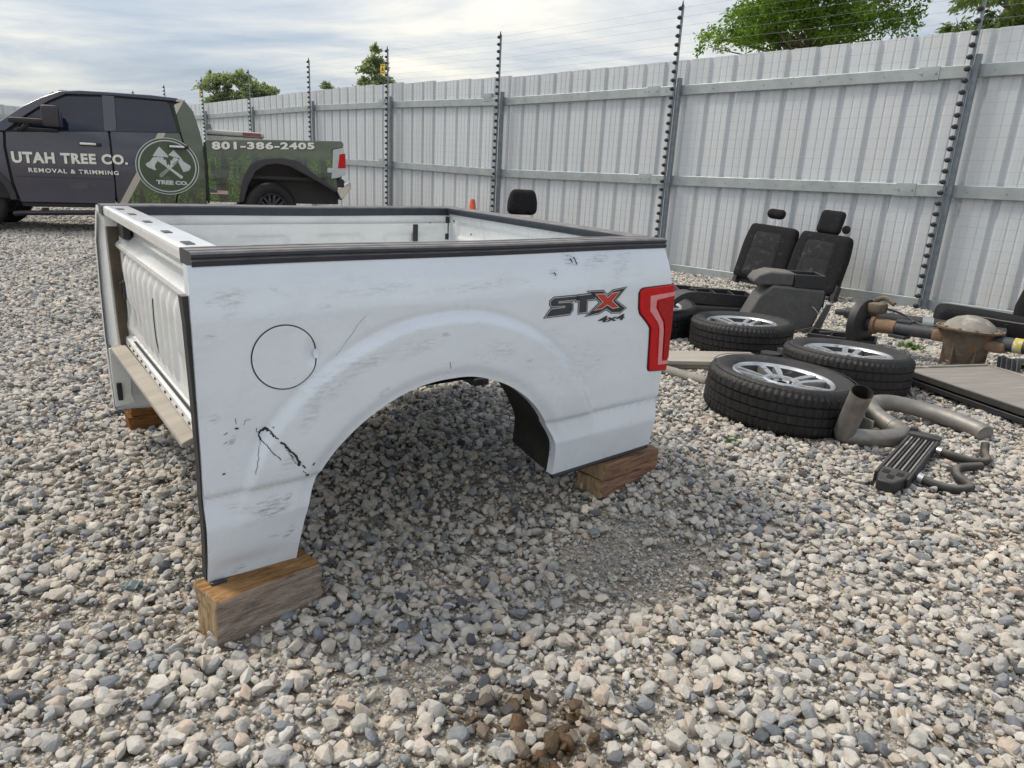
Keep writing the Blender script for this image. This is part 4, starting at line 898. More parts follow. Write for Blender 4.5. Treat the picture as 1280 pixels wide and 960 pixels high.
for k in range(15):
    y = .2+k*.09; q = MB(); q.lathe([(0, 0), (.006, 0), (.006, .003), (0, .004)], 8, Matrix.Translation((.034, y, -.598)) @ Matrix.Rotation(rad(-90), 4, 'Y')); q.build('spot_hole', MATS['decal_black'], bh)
q = MB(); q.tube(smooth_path([(.040, .83, -.27), (.036, .822, -.33), (.036, .818, -.42), (.040, .806, -.47)], 5), .0022, 5); q.build('tear', MATS['decal_black'], bh)
# black block in the far corner under the cap
q = MB(); q.box((.065, BW-.19, -.085), (.03, .14, .085)); bpart(q, 'corner_gusset', 'decal_black', None, 40, .006)
# front edge seal of the near bedside, clip at its foot
q = MB()
for i in range(12):
    a, c = i/12, (i+1)/12
za = lambda t_: -.105-t_*.835
pth = [(-.030+.006*(1-t_/12), ys(-.02, za(t_/12))+.030, za(t_/12)) for t_ in range(13)]
L_ = []
for (x, y, z) in pth: L_ += [(x-.010, y-.020, z), (x-.012, y+.012, z), (x+.012, y+.014, z), (x+.012, y-.018, z)]
q.add(L_, [(i*4+k, i*4+(k+1) % 4, (i+1)*4+(k+1) % 4, (i+1)*4+k) for i in range(12) for k in range(4)]+[(3, 2, 1, 0), (48, 49, 50, 51)])
bpart(q, 'edge_seal', 'hose_rubber')
q = MB(); q.box((-.012, -.045, -.955), (.045, .018, .040)); bpart(q, 'corner_clip', 'decal_black', None, 40, .004)
q = MB(); q.tube([(1.262, -.028, -.915), (1.55, -.030, -.906), (1.805, -.030, -.898)], .011, 8); bpart(q, 'lower_seal', 'decal_black')
# sill plank under the bulkhead
q = MB(); q.add([(-.012, .290, -.628), (.046, .312, -.616), (.030, 1.64, -.616), (-.026, 1.60, -.628), (-.012, .290, -.646), (.046, .312, -.646), (.030, 1.64, -.646), (-.026, 1.60, -.646)], [(0, 1, 2, 3), (7, 6, 5, 4), (0, 4, 5, 1), (1, 5, 6, 2), (2, 6, 7, 3), (3, 7, 4, 0)]); bpart(q, 'front_sill', 'dusty_board', None, 40, .004)
# far bedside end: flange, foam, lower bracket
q = MB(); q.add([(-.006, BW+.0, -.004), (-.020, BW+.040, -.16), (-.027, BW+.054, -.45), (-.030, BW+.056, -.64), (.012, BW-.06, -.004), (.008, BW-.06, -.16), (.006, BW-.06, -.45), (.006, BW-.06, -.64), (.10, BW-.065, -.004), (.09, BW-.065, -.16), (.09, BW-.065, -.45), (.09, BW-.065, -.64)], [(0, 1, 5, 4), (1, 2, 6, 5), (2, 3, 7, 6), (4, 5, 9, 8), (5, 6, 10, 9), (6, 7, 11, 10)]); bpart(q, 'front_flange', 'bed_inner')
q = MB(); q.rbox((.034, BW-.080, -.350), (.044, .030, .54), .008, n=5); bpart(q, 'foam_strip', 'foam')
q = MB(); q.box((.064, BW-.092, -.33), (.014, .05, .56)); bpart(q, 'flange_fold', 'bed_inner', None, 40, .003)
q = MB(); q.prism([(-.032, -.64), (.10, -.64), (.075, -.72), (.045, -.80), (.040, -.87), (.055, -.915), (-.034, -.925)], BW-.045, BW-.035); bpart(q, 'lower_bracket', 'bed_inner', None, 40, .004)
q = MB(); q.rbox((-.010, BW-.050, -.85), (.022, .012, .085), .004, n=3); bpart(q, 'bracket_slot', 'decal_black')
q = MB(); q.prism([(BW-.03, -.63), (BW-.75, -.63), (BW-.60, -.78), (BW-.05, -.93)], -.17, -.16, axis='x'); bpart(q, 'under_sill_panel', 'hose_rubber')  # black sheet standing in for the shaded hollow behind the sill
q = MB(); q.prism([(.03, -.64), (.22, -.64), (.20, -.80), (.02, -.90)], -.06, -.05, axis='x'); bpart(q, 'under_sill_panel', 'bed_inner')

# ------------------------------------------------------------------ wooden blocks
def block(label, corner, ang_, size, mats, gap=False, zs=None):
    """corner: lowest near corner on the ground; size (length, width, height)"""
    o = empty('wood_block', corner, ang_); tag(o, label, 'wood block', 'wooden blocks under the truck bed')
    l, w, h = size; n_ = 2 if gap else 1
    for k in range(n_):
        hh = h/n_-(.002 if gap else 0); z0 = k*h/n_
        m_ = MB(); m_.box((l/2+(.012 if k else 0), w/2+(.004 if k else 0), z0+hh/2), (l, w, hh))
        r_ = random.Random(int(corner[0]*1000)+k)
        bm = bmesh.new(); me_ = m_.mesh('timber', 0); bm.from_mesh(me_); bmesh.ops.subdivide_edges(bm, edges=bm.edges[:], cuts=7, use_grid_fill=True)
        for v in bm.verts:
            ed = sum((abs(v.co.x-l/2) > l/2*.98, abs(v.co.y-w/2) > w/2*.95, abs(v.co.z-z0-hh/2) > hh/2*.95))
            a_ = .0018 if ed < 2 else .0050
            v.co += Vector((r_.uniform(-1, 1), r_.uniform(-1, 1), r_.uniform(-1, 1)))*a_
        bm.to_mesh(me_); bm.free()
        for q_ in mats: me_.materials.append(MATS[q_])
        for p_ in me_.polygons:
            if abs(p_.normal.x) > .7: p_.material_index = 1
            elif p_.normal.z > .7: p_.material_index = 2
        put('timber', me_, None, o, .004)
    return o
block('weathered square timber block with orange sawn top under the front bedside corner', (-.785, 1.645, gz1(-.7, 1.8)-.010), rad(46.2), (.325, .150, .158), ('wood_grey', 'wood_end', 'wood_raw'))
block('reddish two layer timber block under the rear bedside corner below the tail lamp', (.405, 2.69, gz1(.5, 2.8)-.008), rad(41), (.36, .155, .162), ('wood_red', 'wood_end', 'wood_red'), True)
block('brown two layer timber block under the far front corner below the sill', (-1.905, 3.235, gz1(-1.8, 3.3)-.01), rad(37.6), (.42, .15, .19), ('wood_orange', 'wood_orange', 'wood_orange'), True)
# ------------------------------------------------------------------ wheels
def tyre_mesh(R, w, rim, tread=True, seg=150):
    """tyre round the z axis, centred on z = 0"""
    h = w/2
    prof = [(rim, -h*.72), (rim+.012, -h*.80), (rim+.05, -h*.98), ((rim+R)/2+.02, -h*1.03), (R-.035, -h*.96), (R-.012, -h*.86), (R, -h*.72),
            (R, -h*.44), (R-.014, -h*.43), (R-.014, -h*.35), (R, -h*.36), (R, -h*.04), (R-.014, -h*.04), (R-.014, h*.04), (R, h*.04), (R, h*.36), (R-.014, h*.35), (R-.014, h*.43), (R, h*.44),
            (R, h*.72), (R-.012, h*.86), (R-.035, h*.96), ((rim+R)/2+.02, h*1.03), (rim+.05, h*.98), (rim+.012, h*.80), (rim, h*.72)]
    m_ = MB(); n_ = len(prof); S2 = seg*2
    L_ = []
    for k in range(S2):
        an = 2*math.pi*k/S2
        for j, (r_, z) in enumerate(prof):
            rr = r_
            if tread and r_ > R-.02:
                if abs(z) > h*.5:
                    if k % 4 < 2: rr = r_-(.006 if r_ > R-.005 else .010)
                elif r_ >= R-.001 and (k*3+int(z*400)) % 17 in (0, 1, 2): rr = r_-.005
            L_.append((rr*math.cos(an), rr*math.sin(an), z))
    m_.add(L_, [(k*n_+i, ((k+1) % S2)*n_+i, ((k+1) % S2)*n_+i+1, k*n_+i+1) for k in range(S2) for i in range(n_-1)])
    return m_.mesh('tyre', 32)
def rim_meshes(r0, w, spokes=6):
    h = w/2
    lipm = MB(); lipm.lathe([(r0, h*.72), (r0+.006, h*.80), (r0-.004, h*.85), (r0-.016, h*.80), (r0-.022, h*.72)], 64)
    barrel = MB(); barrel.lathe([(r0-.022, h*.72), (r0-.024, h*.62), (r0-.028, h*.2), (r0-.045, -h*.3), (r0-.04, -h*.75), (r0, -h*.78)], 64)
    sp = MB(); zt = h*.74
    for k in range(spokes):
        a0 = 2*math.pi*k/spokes
        for sg in (-1, 1):           # every spoke is a pair of ribs with a slot between
            M_ = Matrix.Rotation(a0, 4, 'Z'); ri, ro = r0*.30, r0-.016; wi, wo = .017, .024; yo_i, yo_o = sg*.026, sg*r0*.175
            vs_ = []
            for (r_, y, ww, z) in ((ri, yo_i, wi, zt-.020), (r0*.6, (yo_i+yo_o)/2, (wi+wo)/2+.004, zt-.006), (ro, yo_o, wo, zt+.006)):
                vs_ += [(r_, y-ww, z-.045), (r_, y+ww, z-.045), (r_, y+ww*.8, z), (r_, y-ww*.8, z)]
            sp.add(vs_, [(i*4+q, i*4+(q+1) % 4, (i+1)*4+(q+1) % 4, (i+1)*4+q) for i in range(2) for q in range(4)]+[(3, 2, 1, 0), (8, 9, 10, 11)], M_)
    hub = MB(); hub.lathe([(r0*.40, zt-.055), (r0*.40, zt-.018), (r0*.36, zt-.010), (r0*.30, zt-.012), (r0*.285, zt-.034), (r0*.14, zt-.038), (r0*.13, zt-.028), (r0*.10, zt-.028)], 40)
    disc = MB(); disc.lathe([(0, zt-.070), (r0*.9, zt-.11), (r0-.03, zt-.12)], 40)
    nuts = MB()
    for k in range(6):
        a = 2*math.pi*k/6; nuts.lathe([(0, zt-.020), (.009, zt-.022), (.010, zt-.036)], 8, Matrix.Translation((r0*.215*math.cos(a), r0*.215*math.sin(a), 0)))
    bore = MB(); bore.lathe([(r0*.11, zt-.032), (r0*.10, zt-.06), (0, zt-.062)], 24)
    return {'rim_lip': (lipm, 'alloy'), 'barrel': (barrel, 'alloy_dark'), 'spokes': (sp, 'alloy'), 'hub': (hub, 'alloy'), 'back_plate': (disc, 'alloy_dark'), 'lug_nuts': (nuts, 'dark_tube'), 'centre_bore': (bore, 'soot')}
def wheel(name, label, group, loc, rot, R, w, rim, spokes=6, parent=None, tread=True, dark=False):
    r_ = empty(name, loc); r_.rotation_euler = rot
    if parent is not None: r_.parent = parent
    else: tag(r_, label, 'wheel', group)
    ty = put('tyre', tyre_mesh(R, w, rim, tread), MATS['rubber'], r_)
    for k, (m_, mt) in rim_meshes(rim, w, spokes).items(): m_.build(k, MATS['alloy_dark' if dark and mt == 'alloy' else mt], r_, 35)
    for a, tx in ((1.2, 'OWL'),): pass
    v = MB(); v.tube([(rim*.86, .02, w*.28), (rim*.80, .02, w*.36)], [.006, .004], 6); v.build('valve', MATS['black_plastic'], r_)
    ring = MB(); h = w/2
    ring.lathe([((rim+R)/2+.045, h*1.005), ((rim+R)/2+.048, h*1.025), ((rim+R)/2+.052, h*1.0)], 64); ring.build('sidewall_rib', MATS['rubber'], r_)
    return r_

# ------------------------------------------------------------------ wrapped pickup behind
truck = empty('pickup_truck', (-8.008, 10.77, .17), rad(24)); truck.rotation_euler = (0, rad(-.45), rad(24)); truck.scale = (1.02, 1, 1); tag(truck, 'dark and green wrapped crew cab pickup advertising a tree company', 'pickup truck')
TW = 2.08
def wrap_material():
    m_ = bpy.data.materials.new('vehicle_wrap'); m_.use_nodes = True; nt = m_.node_tree; L = nt.links; b = nt.nodes['Principled BSDF']; MATS['vehicle_wrap'] = m_
    t = N(nt, 'ShaderNodeTexCoord'); s_ = N(nt, 'ShaderNodeSeparateXYZ'); L.new(t.outputs['Object'], s_.inputs[0])
    def ma(op, a, b_, c=None):
        n_ = N(nt, 'ShaderNodeMath', operation=op)
        for i, v in enumerate((a, b_)):
            if isinstance(v, (int, float)): n_.inputs[i].default_value = v
            else: L.new(v, n_.inputs[i])
        return n_.outputs[0]
    def mix(f, a, b_):
        x = N(nt, 'ShaderNodeMix', data_type='RGBA')
        if isinstance(f, (int, float)): x.inputs[0].default_value = f
        else: L.new(f, x.inputs[0])
        for i, v in ((6, a), (7, b_)):
            if isinstance(v, tuple): x.inputs[i].default_value = (*v, 1)
            else: L.new(v, x.inputs[i])
        return x.outputs[2]
    def rng(v, a, b_):
        r_ = N(nt, 'ShaderNodeMapRange'); r_.interpolation_type = 'SMOOTHSTEP'; r_.inputs[1].default_value = a; r_.inputs[2].default_value = b_; L.new(v, r_.inputs[0]); return r_.outputs[0]
    def noise(sc, st, det=6):
        mp_ = N(nt, 'ShaderNodeMapping'); mp_.inputs['Scale'].default_value = st; L.new(t.outputs['Object'], mp_.inputs[0]); n_ = N(nt, 'ShaderNodeTexNoise'); n_.inputs['Scale'].default_value = sc; n_.inputs['Detail'].default_value = det; L.new(mp_.outputs[0], n_.inputs['Vector']); return n_.outputs[0]
    x, z = s_.outputs[0], s_.outputs[2]
    diag = ma('SUBTRACT', x, ma('ADD', ma('MULTIPLY', z, .575), 1.395))
    # printed forest
    wob = ma('MULTIPLY', ma('SUBTRACT', noise(9, (1, .01, .35), 4), .5), .55)
    forest = rng(ma('ADD', noise(5.5, (1, .01, .32), 5), wob), .42, .60)
    fine = noise(34, (1, .01, .8), 5)
    trees_ = mix(rng(fine, .38, .66), (.026, .062, .016), (.13, .23, .04))
    dark_ = mix(rng(fine, .35, .7), (.012, .022, .014), (.035, .055, .028))
    fc = mix(forest, dark_, trees_)
    mist = ma('MULTIPLY', rng(noise(3, (.5, .01, 2.2), 4), .50, .64), ma('SUBTRACT', rng(z, .6, .9), rng(z, 1.15, 1.35)))
    fc = mix(ma('MULTIPLY', mist, .5), fc, (.07, .10, .105))
    olive = mix(rng(noise(2.5, (1, .01, 1), 3), .3, .7), (.050, .072, .040), (.070, .095, .052))
    edge = ma('ADD', z, ma('MULTIPLY', ma('SUBTRACT', noise(14, (1, .01, .25), 4), .5), .45))
    green = mix(rng(edge, 1.20, 1.42), fc, olive)
    green = mix(ma('MULTIPLY', ma('SUBTRACT', 1, rng(x, 2.75, 2.95)), rng(z, .62, .78)), green, olive)
    char = mix(rng(noise(1.6, (1, .01, 1.4), 4), .3, .7), (.024, .028, .056), (.036, .037, .066))
    col = mix(rng(diag, -.004, .004), char, green)
    stripe = ma('MULTIPLY', rng(diag, -.056, -.050), ma('SUBTRACT', 1, rng(diag, .050, .056)))
    col = mix(stripe, col, (.46, .42, .36))
    L.new(col, b.inputs['Base Color']); b.inputs['Roughness'].default_value = .22; b.inputs['Coat Weight'].default_value = 1.0; b.inputs['Coat Roughness'].default_value = .05
wrap_material()
pm('truck_black', (.010, .010, .012), (.018, .018, .02), 10, rough=.5, dust=(.12, .11, .1), dustk=.3)
pm('flare_plastic', (.028, .025, .034), (.04, .036, .045), 12, rough=.45)
pm('lamp_white_print', (.50, .53, .55), (.44, .47, .49), 10, rough=.35)
def tpart(m_, name, mat, parent=None, smooth=40, bevel=0): return m_.build(name, MATS[mat], parent or truck, smooth, bevel)
YM = TW/2
def tumble(x, y, z):     # greenhouse leans in, body sides bulge a little
    k = 1-.155*sstep(1.48, 2.25, z)-.012*sstep(1.1, 1.5, z)-.02*(1-sstep(.5, .9, z))
    return (x, YM+(y-YM)*k, z)
def tpoly(poly, y0, y1, name, mat, parent=None, bev=.012, sub=True):
    m_ = MB(); m_.prism(poly, y0, y1); me_ = m_.mesh(name, 0)
    if sub:
        bm = bmesh.new(); bm.from_mesh(me_); bmesh.ops.triangulate(bm, faces=[f_ for f_ in bm.faces if len(f_.verts) > 4])
        for it in range(3):
            ed = [e_ for e_ in bm.edges if e_.calc_length() > .30]
            if ed: bmesh.ops.subdivide_edges(bm, edges=ed, cuts=1); bmesh.ops.triangulate(bm, faces=[f_ for f_ in bm.faces if len(f_.verts) > 4])
        bmesh.ops.join_triangles(bm, faces=[f_ for f_ in bm.faces if len(f_.verts) == 3], angle_face_threshold=rad(2), angle_shape_threshold=rad(60))
        bm.to_mesh(me_); bm.free()
    for v in me_.vertices: v.co = tumble(*v.co)
    me_.update(); me_.shade_smooth(); me_.set_sharp_from_angle(angle=rad(30))
    return put(name, me_, MATS[mat], parent or truck, bev)
def both(poly, y0, y1, name, mat, parent=None, bev=.012):
    a = tpoly(poly, y0, y1, name, mat, parent, bev); c = tpoly(poly, TW-y1, TW-y0, name, mat, parent, bev); return a, c
# inner shell (dark) with roof and pillars outside it
CAB = [(-.02, .50), (-.02, 1.42), (.18, 1.60), (.47, 1.84), (.73, 2.00), (.98, 2.115), (1.23, 2.15), (1.62, 2.165), (2.23, 2.17), (2.59, 2.155), (2.69, 2.13), (2.80, 1.98), (2.88, 1.66), (2.905, 1.40), (2.905, .55)]
tpoly([(x if x < 2 else x-.07, z-.02 if z > 1.4 else z) for x, z in CAB], .05, TW-.05, 'cab_shell', 'truck_black', None, .03)
ROOF = [(-.03, 1.50), (.19, 1.635), (.47, 1.862), (.73, 2.022), (.98, 2.135), (1.23, 2.165), (1.62, 2.175), (2.23, 2.18), (2.59, 2.165), (2.70, 2.14), (2.66, 2.10), (2.50, 2.115), (1.60, 2.128), (1.06, 2.10), (.84, 1.985), (.53, 1.755), (.24, 1.50)]
both(ROOF, .0, .16, 'roof_rail', 'vehicle_wrap', None, .02)
m_ = MB(); m_.prism([(1.0, 2.12), (1.25, 2.165), (2.2, 2.185), (2.62, 2.155), (2.62, 2.10), (1.0, 2.08)], .20, TW-.20); tpart(m_, 'roof_panel', 'truck_black', None, 30, .03)
m_ = MB(); m_.rbox((.98, .52, 2.155), (.14, .05, .045), .02, n=4); tpart(m_, 'roof_marker_lamp', 'truck_black')
FDOOR = [(.30, .47), (.25, .75), (.225, 1.28), (.245, 1.495), (1.575, 1.585), (1.585, .84), (1.565, .555), (1.56, .47)]
RDOOR = [(1.585, .47), (1.60, .84), (1.595, 1.588), (2.575, 1.628), (2.62, 1.40), (2.60, .98), (2.44, .60), (2.42, .47)]
both(FDOOR, .0, .07, 'front_door', 'vehicle_wrap', None, .010); both(RDOOR, .0, .07, 'rear_door', 'vehicle_wrap', None, .010)
CPIL = [(2.59, 1.63), (2.64, 1.40), (2.62, .98), (2.46, .60), (2.44, .47), (2.895, .50), (2.915, 1.14), (2.905, 1.44), (2.875, 1.66), (2.80, 1.975), (2.70, 2.12), (2.63, 2.115), (2.52, 2.06)]
both(CPIL, .002, .10, 'cab_corner', 'vehicle_wrap', None, .015)
both([(1.53, 2.125), (1.70, 2.125), (1.69, 1.59), (1.515, 1.583)], .004, .06, 'door_pillar', 'vehicle_wrap', None, .006)
tpoly([(2.47, 2.09), (2.52, 2.06), (2.59, 1.63), (2.545, 1.628)], .004, .05, 'window_frame', 'truck_black', None, .004)
both([(.33, 1.515), (.52, 1.715), (.82, 1.94), (1.05, 2.065), (1.53, 2.098), (1.515, 1.588)], .012, .03, 'front_window', 'glass_dark', None, .003)
both([(1.69, 1.592), (1.70, 2.098), (2.40, 2.10), (2.46, 2.07), (2.555, 1.628)], .012, .03, 'rear_window', 'glass_dark', None, .003)
m_ = MB(); m_.add([tumble(.03, .08, 1.50), tumble(.93, .12, 2.11), tumble(.93, TW-.12, 2.11), tumble(.03, TW-.08, 1.50)], [(0, 3, 2, 1)]); m_.v = [(x-.05, y, z+.012) for x, y, z in m_.v]; tpart(m_, 'windshield', 'glass_dark')
tpart(MB().box((1.58, -.001, 1.20), (.004, .003, .6)), 'door_seam', 'truck_black')
both([(.26, 1.490), (1.58, 1.580), (2.57, 1.621), (2.57, 1.634), (1.58, 1.594), (.26, 1.503)], -.006, .02, 'belt_trim', 'truck_black', None, .002)
# rocker and step bar
both([(.32, .40), (2.44, .42), (2.44, .47), (.30, .47)], .03, .12, 'rocker', 'truck_black', None, .01)
m_ = MB(); m_.tube([(.22, -.04, .30), (.30, -.07, .31), (2.35, -.07, .37), (2.43, -.04, .37)], .055, 12, True, None, .7); st = tpart(m_, 'step_bar', 'flare_plastic')
for x in (.6, 1.7): tpart(MB().box((x, .05, .36), (.06, .24, .05)), 'step_bracket', 'truck_black')
# front wing and nose (mostly outside the picture)
WING = [(-1.25, .75), (-1.28, 1.22), (-1.15, 1.36), (-.3, 1.45), (.215, 1.485), (.195, 1.28), (.22, .75), (.27, .50)]
cA = (-.35, .50); arch1 = [(cA[0]+.60*math.cos(a), cA[1]+.56*math.sin(a)) for a in np.linspace(.0, math.pi, 16)]
both(WING+arch1[0:1]+arch1[1:], .0, .10, 'front_wing', 'vehicle_wrap', None, .02)
fl = [(cA[0]+.62*math.cos(a), cA[1]+.58*math.sin(a)) for a in np.linspace(0, math.pi, 18)]+[(cA[0]+.53*math.cos(a), cA[1]+.49*math.sin(a)) for a in np.linspace(math.pi, 0, 18)]
both(fl, -.045, .02, 'fender_flare', 'flare_plastic', None, .012)
tpoly([(-1.22, .95), (-1.27, 1.30), (-1.12, 1.43), (-.25, 1.52), (.10, 1.55), (.10, 1.30), (-1.0, .95)], .08, TW-.08, 'hood', 'vehicle_wrap', None, .05)
m_ = MB(); m_.rbox((-1.30, YM, 1.10), (.10, 1.5, .50), .05, n=6); tpart(m_, 'grille', 'truck_black'); m_ = MB(); m_.rbox((-1.38, YM, .72), (.22, TW-.05, .28), .08, n=6); tpart(m_, 'front_bumper', 'chrome')
for y in (.18, TW-.18): m_ = MB(); m_.rbox((-1.29, y, 1.15), (.12, .28, .26), .05, n=5); tpart(m_, 'headlight', 'alloy')
# cargo box
BEDO = [(2.935, .55), (2.95, 1.10), (2.945, 1.545), (3.82, 1.60), (5.135, 1.655), (5.165, 1.60), (5.15, 1.54), (4.97, 1.50), (4.96, 1.2), (4.93, 1.02), (5.02, 1.01), (5.05, .83)]
ain = [(4.97, .79), (4.72, .93), (4.47, 1.06), (4.24, 1.18), (4.04, 1.215), (3.86, 1.19), (3.69, 1.08), (3.56, .85), (3.49, .62), (3.47, .55)]
both(BEDO+ain, .005, .11, 'box_side', 'vehicle_wrap', None, .014)
both([(2.905, .52), (2.94, .52), (2.95, 1.5), (2.91, 1.5)], .03, .09, 'cab_gap', 'truck_black', None, .002)
aout = [(3.40, .56), (3.455, .85), (3.52, 1.03), (3.60, 1.17), (3.70, 1.245), (3.83, 1.29), (4.11, 1.315), (4.36, 1.285), (4.52, 1.19), (4.64, 1.07), (4.82, .94), (5.02, .82)]
both(aout+[(4.99, .775)]+ain[1:], -.050, .03, 'fender_flare', 'flare_plastic', None, .014)
tpoly([(2.95, 1.50), (5.13, 1.60), (5.13, 1.52), (2.95, 1.42)], .11, .14, 'box_inner_wall', 'truck_black', None, 0); m_ = MB(); m_.box((4.04, YM, .98), (2.2, TW-.2, .05)); tpart(m_, 'box_floor', 'truck_black')
m_ = MB(); m_.box((5.10, YM, 1.28), (.06, TW-.22, .58)); tpart(m_, 'tailgate', 'vehicle_wrap', None, 40, .015)
# rear lamp print, lamp and bumper
TL = [(4.975, 1.50), (5.155, 1.545), (5.178, 1.40), (5.178, 1.08), (5.02, 1.02), (4.93, 1.01), (4.945, 1.11), (4.865, 1.11), (4.87, 1.19), (4.955, 1.19)]
both(TL, -.004, .10, 'lamp_surround', 'lamp_white_print', None, .006)
both([(5.085, 1.43), (5.184, 1.45), (5.186, 1.20), (5.05, 1.19)], -.012, .08, 'rear_lamp', 'lamp_red', None, .006)
m_ = MB(); m_.add([(5.00, .03, .84), (5.27, .06, .99), (5.31, .12, .86), (5.11, .05, .62), (5.00, TW-.03, .84), (5.27, TW-.06, .99), (5.31, TW-.12, .86), (5.11, TW-.05, .62)], [(0, 3, 2, 1), (4, 5, 6, 7), (0, 1, 5, 4), (1, 2, 6, 5), (2, 3, 7, 6), (3, 0, 4, 7)]); tpart(m_, 'rear_bumper', 'chrome', None, 40, .03)
m_ = MB(); m_.box((5.08, .10, .93), (.16, .14, .14)); tpart(m_, 'bumper_cap', 'truck_black', None, 40, .02)
# chassis
for y in (.5, TW-.5):
    m_ = MB(); m_.box((1.9, y, .62), (6.1, .09, .16)); tpart(m_, 'frame_rail', 'truck_black')
m_ = MB(); m_.tube([(3.89, .25, .44), (3.89, TW-.25, .44)], .06, 12); m_.lathe([(0, -.18), (.16, -.12), (.18, 0), (.16, .12), (0, .18)], 16, Matrix.Translation((3.89, YM, .44)) @ Matrix.Rotation(rad(90), 4, 'X')); tpart(m_, 'rear_axle', 'truck_black')
m_ = MB(); [tpart(MB().box((4.22, yy, .97), (1.75, .05, .84)), 'inner_wheel_house', 'truck_black') for yy in (.36, TW-.36)]
m_ = MB(); m_.tube([(4.60, .5, .86), (4.30, .45, .55)], .03, 10); tpart(m_, 'shock_absorber', 'alloy_dark')
for (x, y) in ((3.89, .17), (3.89, TW-.17), (-.35, .17), (-.35, TW-.17)):
    near = y < 1
    wheel('wheel', None, None, (x, y, .44 if x > 1 else .46), (rad(90) if near else rad(-90), 0, rnd.uniform(0, 1)), .46, .30, .27, 8, truck, True, True)
# mirror
mr_ = MB(); mr_.rbox((.875, -.20, 1.745), (.23, .10, .31), .04, n=6); mo = tpart(mr_, 'door_mirror', 'flare_plastic')
m_ = MB(); m_.rbox((.60, -.12, 1.66), (.55, .07, .085), .03, n=5); m_.tube([(.45, .02, 1.53), (.50, -.06, 1.57), (.58, -.12, 1.63)], .035, 8); m_.rbox((.66, -.02, 1.545), (.52, .05, .05), .02, n=4); m_.build('mirror_arm', MATS['truck_black'], mo)
m_ = MB(); m_.rbox((1.0, -.20, 1.70), (.03, .08, .22), .012, n=4); m_.build('mirror_face', MATS['glass_dark'], mo)
for (x, z) in ((1.315, 1.375), (2.545, 1.405)):
    m_ = MB(); m_.rbox((x, -.03, z), (.29, .03, .055), .014, n=5); h_ = tpart(m_, 'door_handle', 'truck_black'); m_ = MB(); m_.rbox((x-.025, -.046, z+.002), (.22, .02, .038), .009, n=4); m_.build('grip', MATS['chrome'], h_)
# ---- lettering
def put_text(body, x0, x1, zl0, zl1, zr0, zr1, name, mat, bold=.02, y=-.004, parent=None, space=1.0, sh=True):
    me_ = text_mesh(body, bold, 1.0, space); co = np.array([v.co for v in me_.vertices]); mn, mx_2 = co.min(0), co.max(0)
    u = (co[:, 0]-mn[0])/(mx_2[0]-mn[0]); v_ = (co[:, 1]-mn[1])/(mx_2[1]-mn[1])
    out = np.zeros_like(co); out[:, 0] = x0+(x1-x0)*u; out[:, 2] = (zl0+(zr0-zl0)*u)*(1-v_)+(zl1+(zr1-zl1)*u)*v_; out[:, 1] = y
    out = np.array([tumble(*q_) for q_ in out]); out[:, 1] -= .0
    me_.vertices.foreach_set('co', out.ravel()); me_.update()
    o = put(name, me_, MATS[mat], parent or truck)
    if sh:
        s2 = me_.copy(); s2.materials.clear(); o2 = put('letter_shadow', s2, MATS['decal_black'], o); o2.location = (.010, .0012, -.010)
    return o
pm('letter_cream', (.80, .80, .74), (.74, .74, .68), 12, rough=.4)
put_text('UTAH TREE CO.', .275, 1.80, 1.045, 1.215, 1.090, 1.245, 'lettering', 'letter_cream', .045, space=1.12)
put_text('REMOVAL & TRIMMING', .465, 1.655, .920, .985, .925, .990, 'lettering', 'letter_cream', .030, space=1.22)
put_text('801-386-2405', 3.035, 4.665, 1.395, 1.525, 1.490, 1.605, 'lettering', 'letter_cream', .045, space=1.14)
# round emblem
LX, LZ, LR = 2.360, 1.095, .455
def ring(r0, r1, name, mat, y, seg=64):
    m_ = MB(); L_ = []
    for i in range(seg):
        a = 2*math.pi*i/seg
        for r_ in (r0, r1): L_.append(tumble(LX+r_*1.01*math.cos(a), y, LZ+r_*.98*math.sin(a)+.03*r_*math.cos(a)))
    m_.add(L_, [(2*i, 2*i+1, (2*i+3) % (2*seg), (2*i+2) % (2*seg)) for i in range(seg)]); return m_.build(name, MATS[mat], emb_, 0)
pm('emblem_green', (.045, .075, .040), (.06, .09, .05), 5, rough=.35); pm('emblem_white', (.55, .60, .60), (.48, .54, .55), 8, rough=.35); pm('emblem_shade', (.26, .31, .30), (.20, .25, .24), 10, rough=.35)
emb_ = empty('emblem'); emb_.parent = truck
ring(.0, LR, 'emblem_field', 'emblem_green', -.005); ring(LR-.012, LR, 'emblem_outer_ring', 'emblem_white', -.0065); ring(LR*.875, LR*.915, 'emblem_inner_ring', 'emblem_white', -.0065)
e2 = lambda x, y: (LX-.455+(x-110)/780*.91, LZ+.455-(y-110)/715*.90+.0)
def epoly(pts_, name, mat, y=-.0068):
    bm = bmesh.new(); vv = []
    for p in pts_: x, z = e2(*p); vv.append(bm.verts.new(tumble(x, y, z)))
    f_ = bm.faces.new(vv); bmesh.ops.triangulate(bm, faces=[f_], ngon_method='EAR_CLIP'); me_ = bpy.data.meshes.new(name); bm.to_mesh(me_); bm.free()
    if sum(p.normal.y for p in me_.polygons) > 0: me_.flip_normals()
    return put(name, me_, MATS[mat], emb_)
epoly([(415, 230), (325, 350), (335, 350), (415, 250), (432, 300), (520, 360), (505, 325), (455, 285)], 'peak_outline', 'emblem_white'); epoly([(590, 265), (520, 330), (528, 336), (588, 285), (672, 368), (680, 362)], 'peak_outline', 'emblem_white')
epoly([(420, 245), (430, 305), (470, 310), (515, 362), (505, 325), (455, 285)], 'snow_cap', 'emblem_white', -.0072); epoly([(592, 272), (600, 315), (640, 335), (668, 362), (640, 320)], 'snow_cap', 'emblem_white', -.0072)
fr = [(345, 360)]
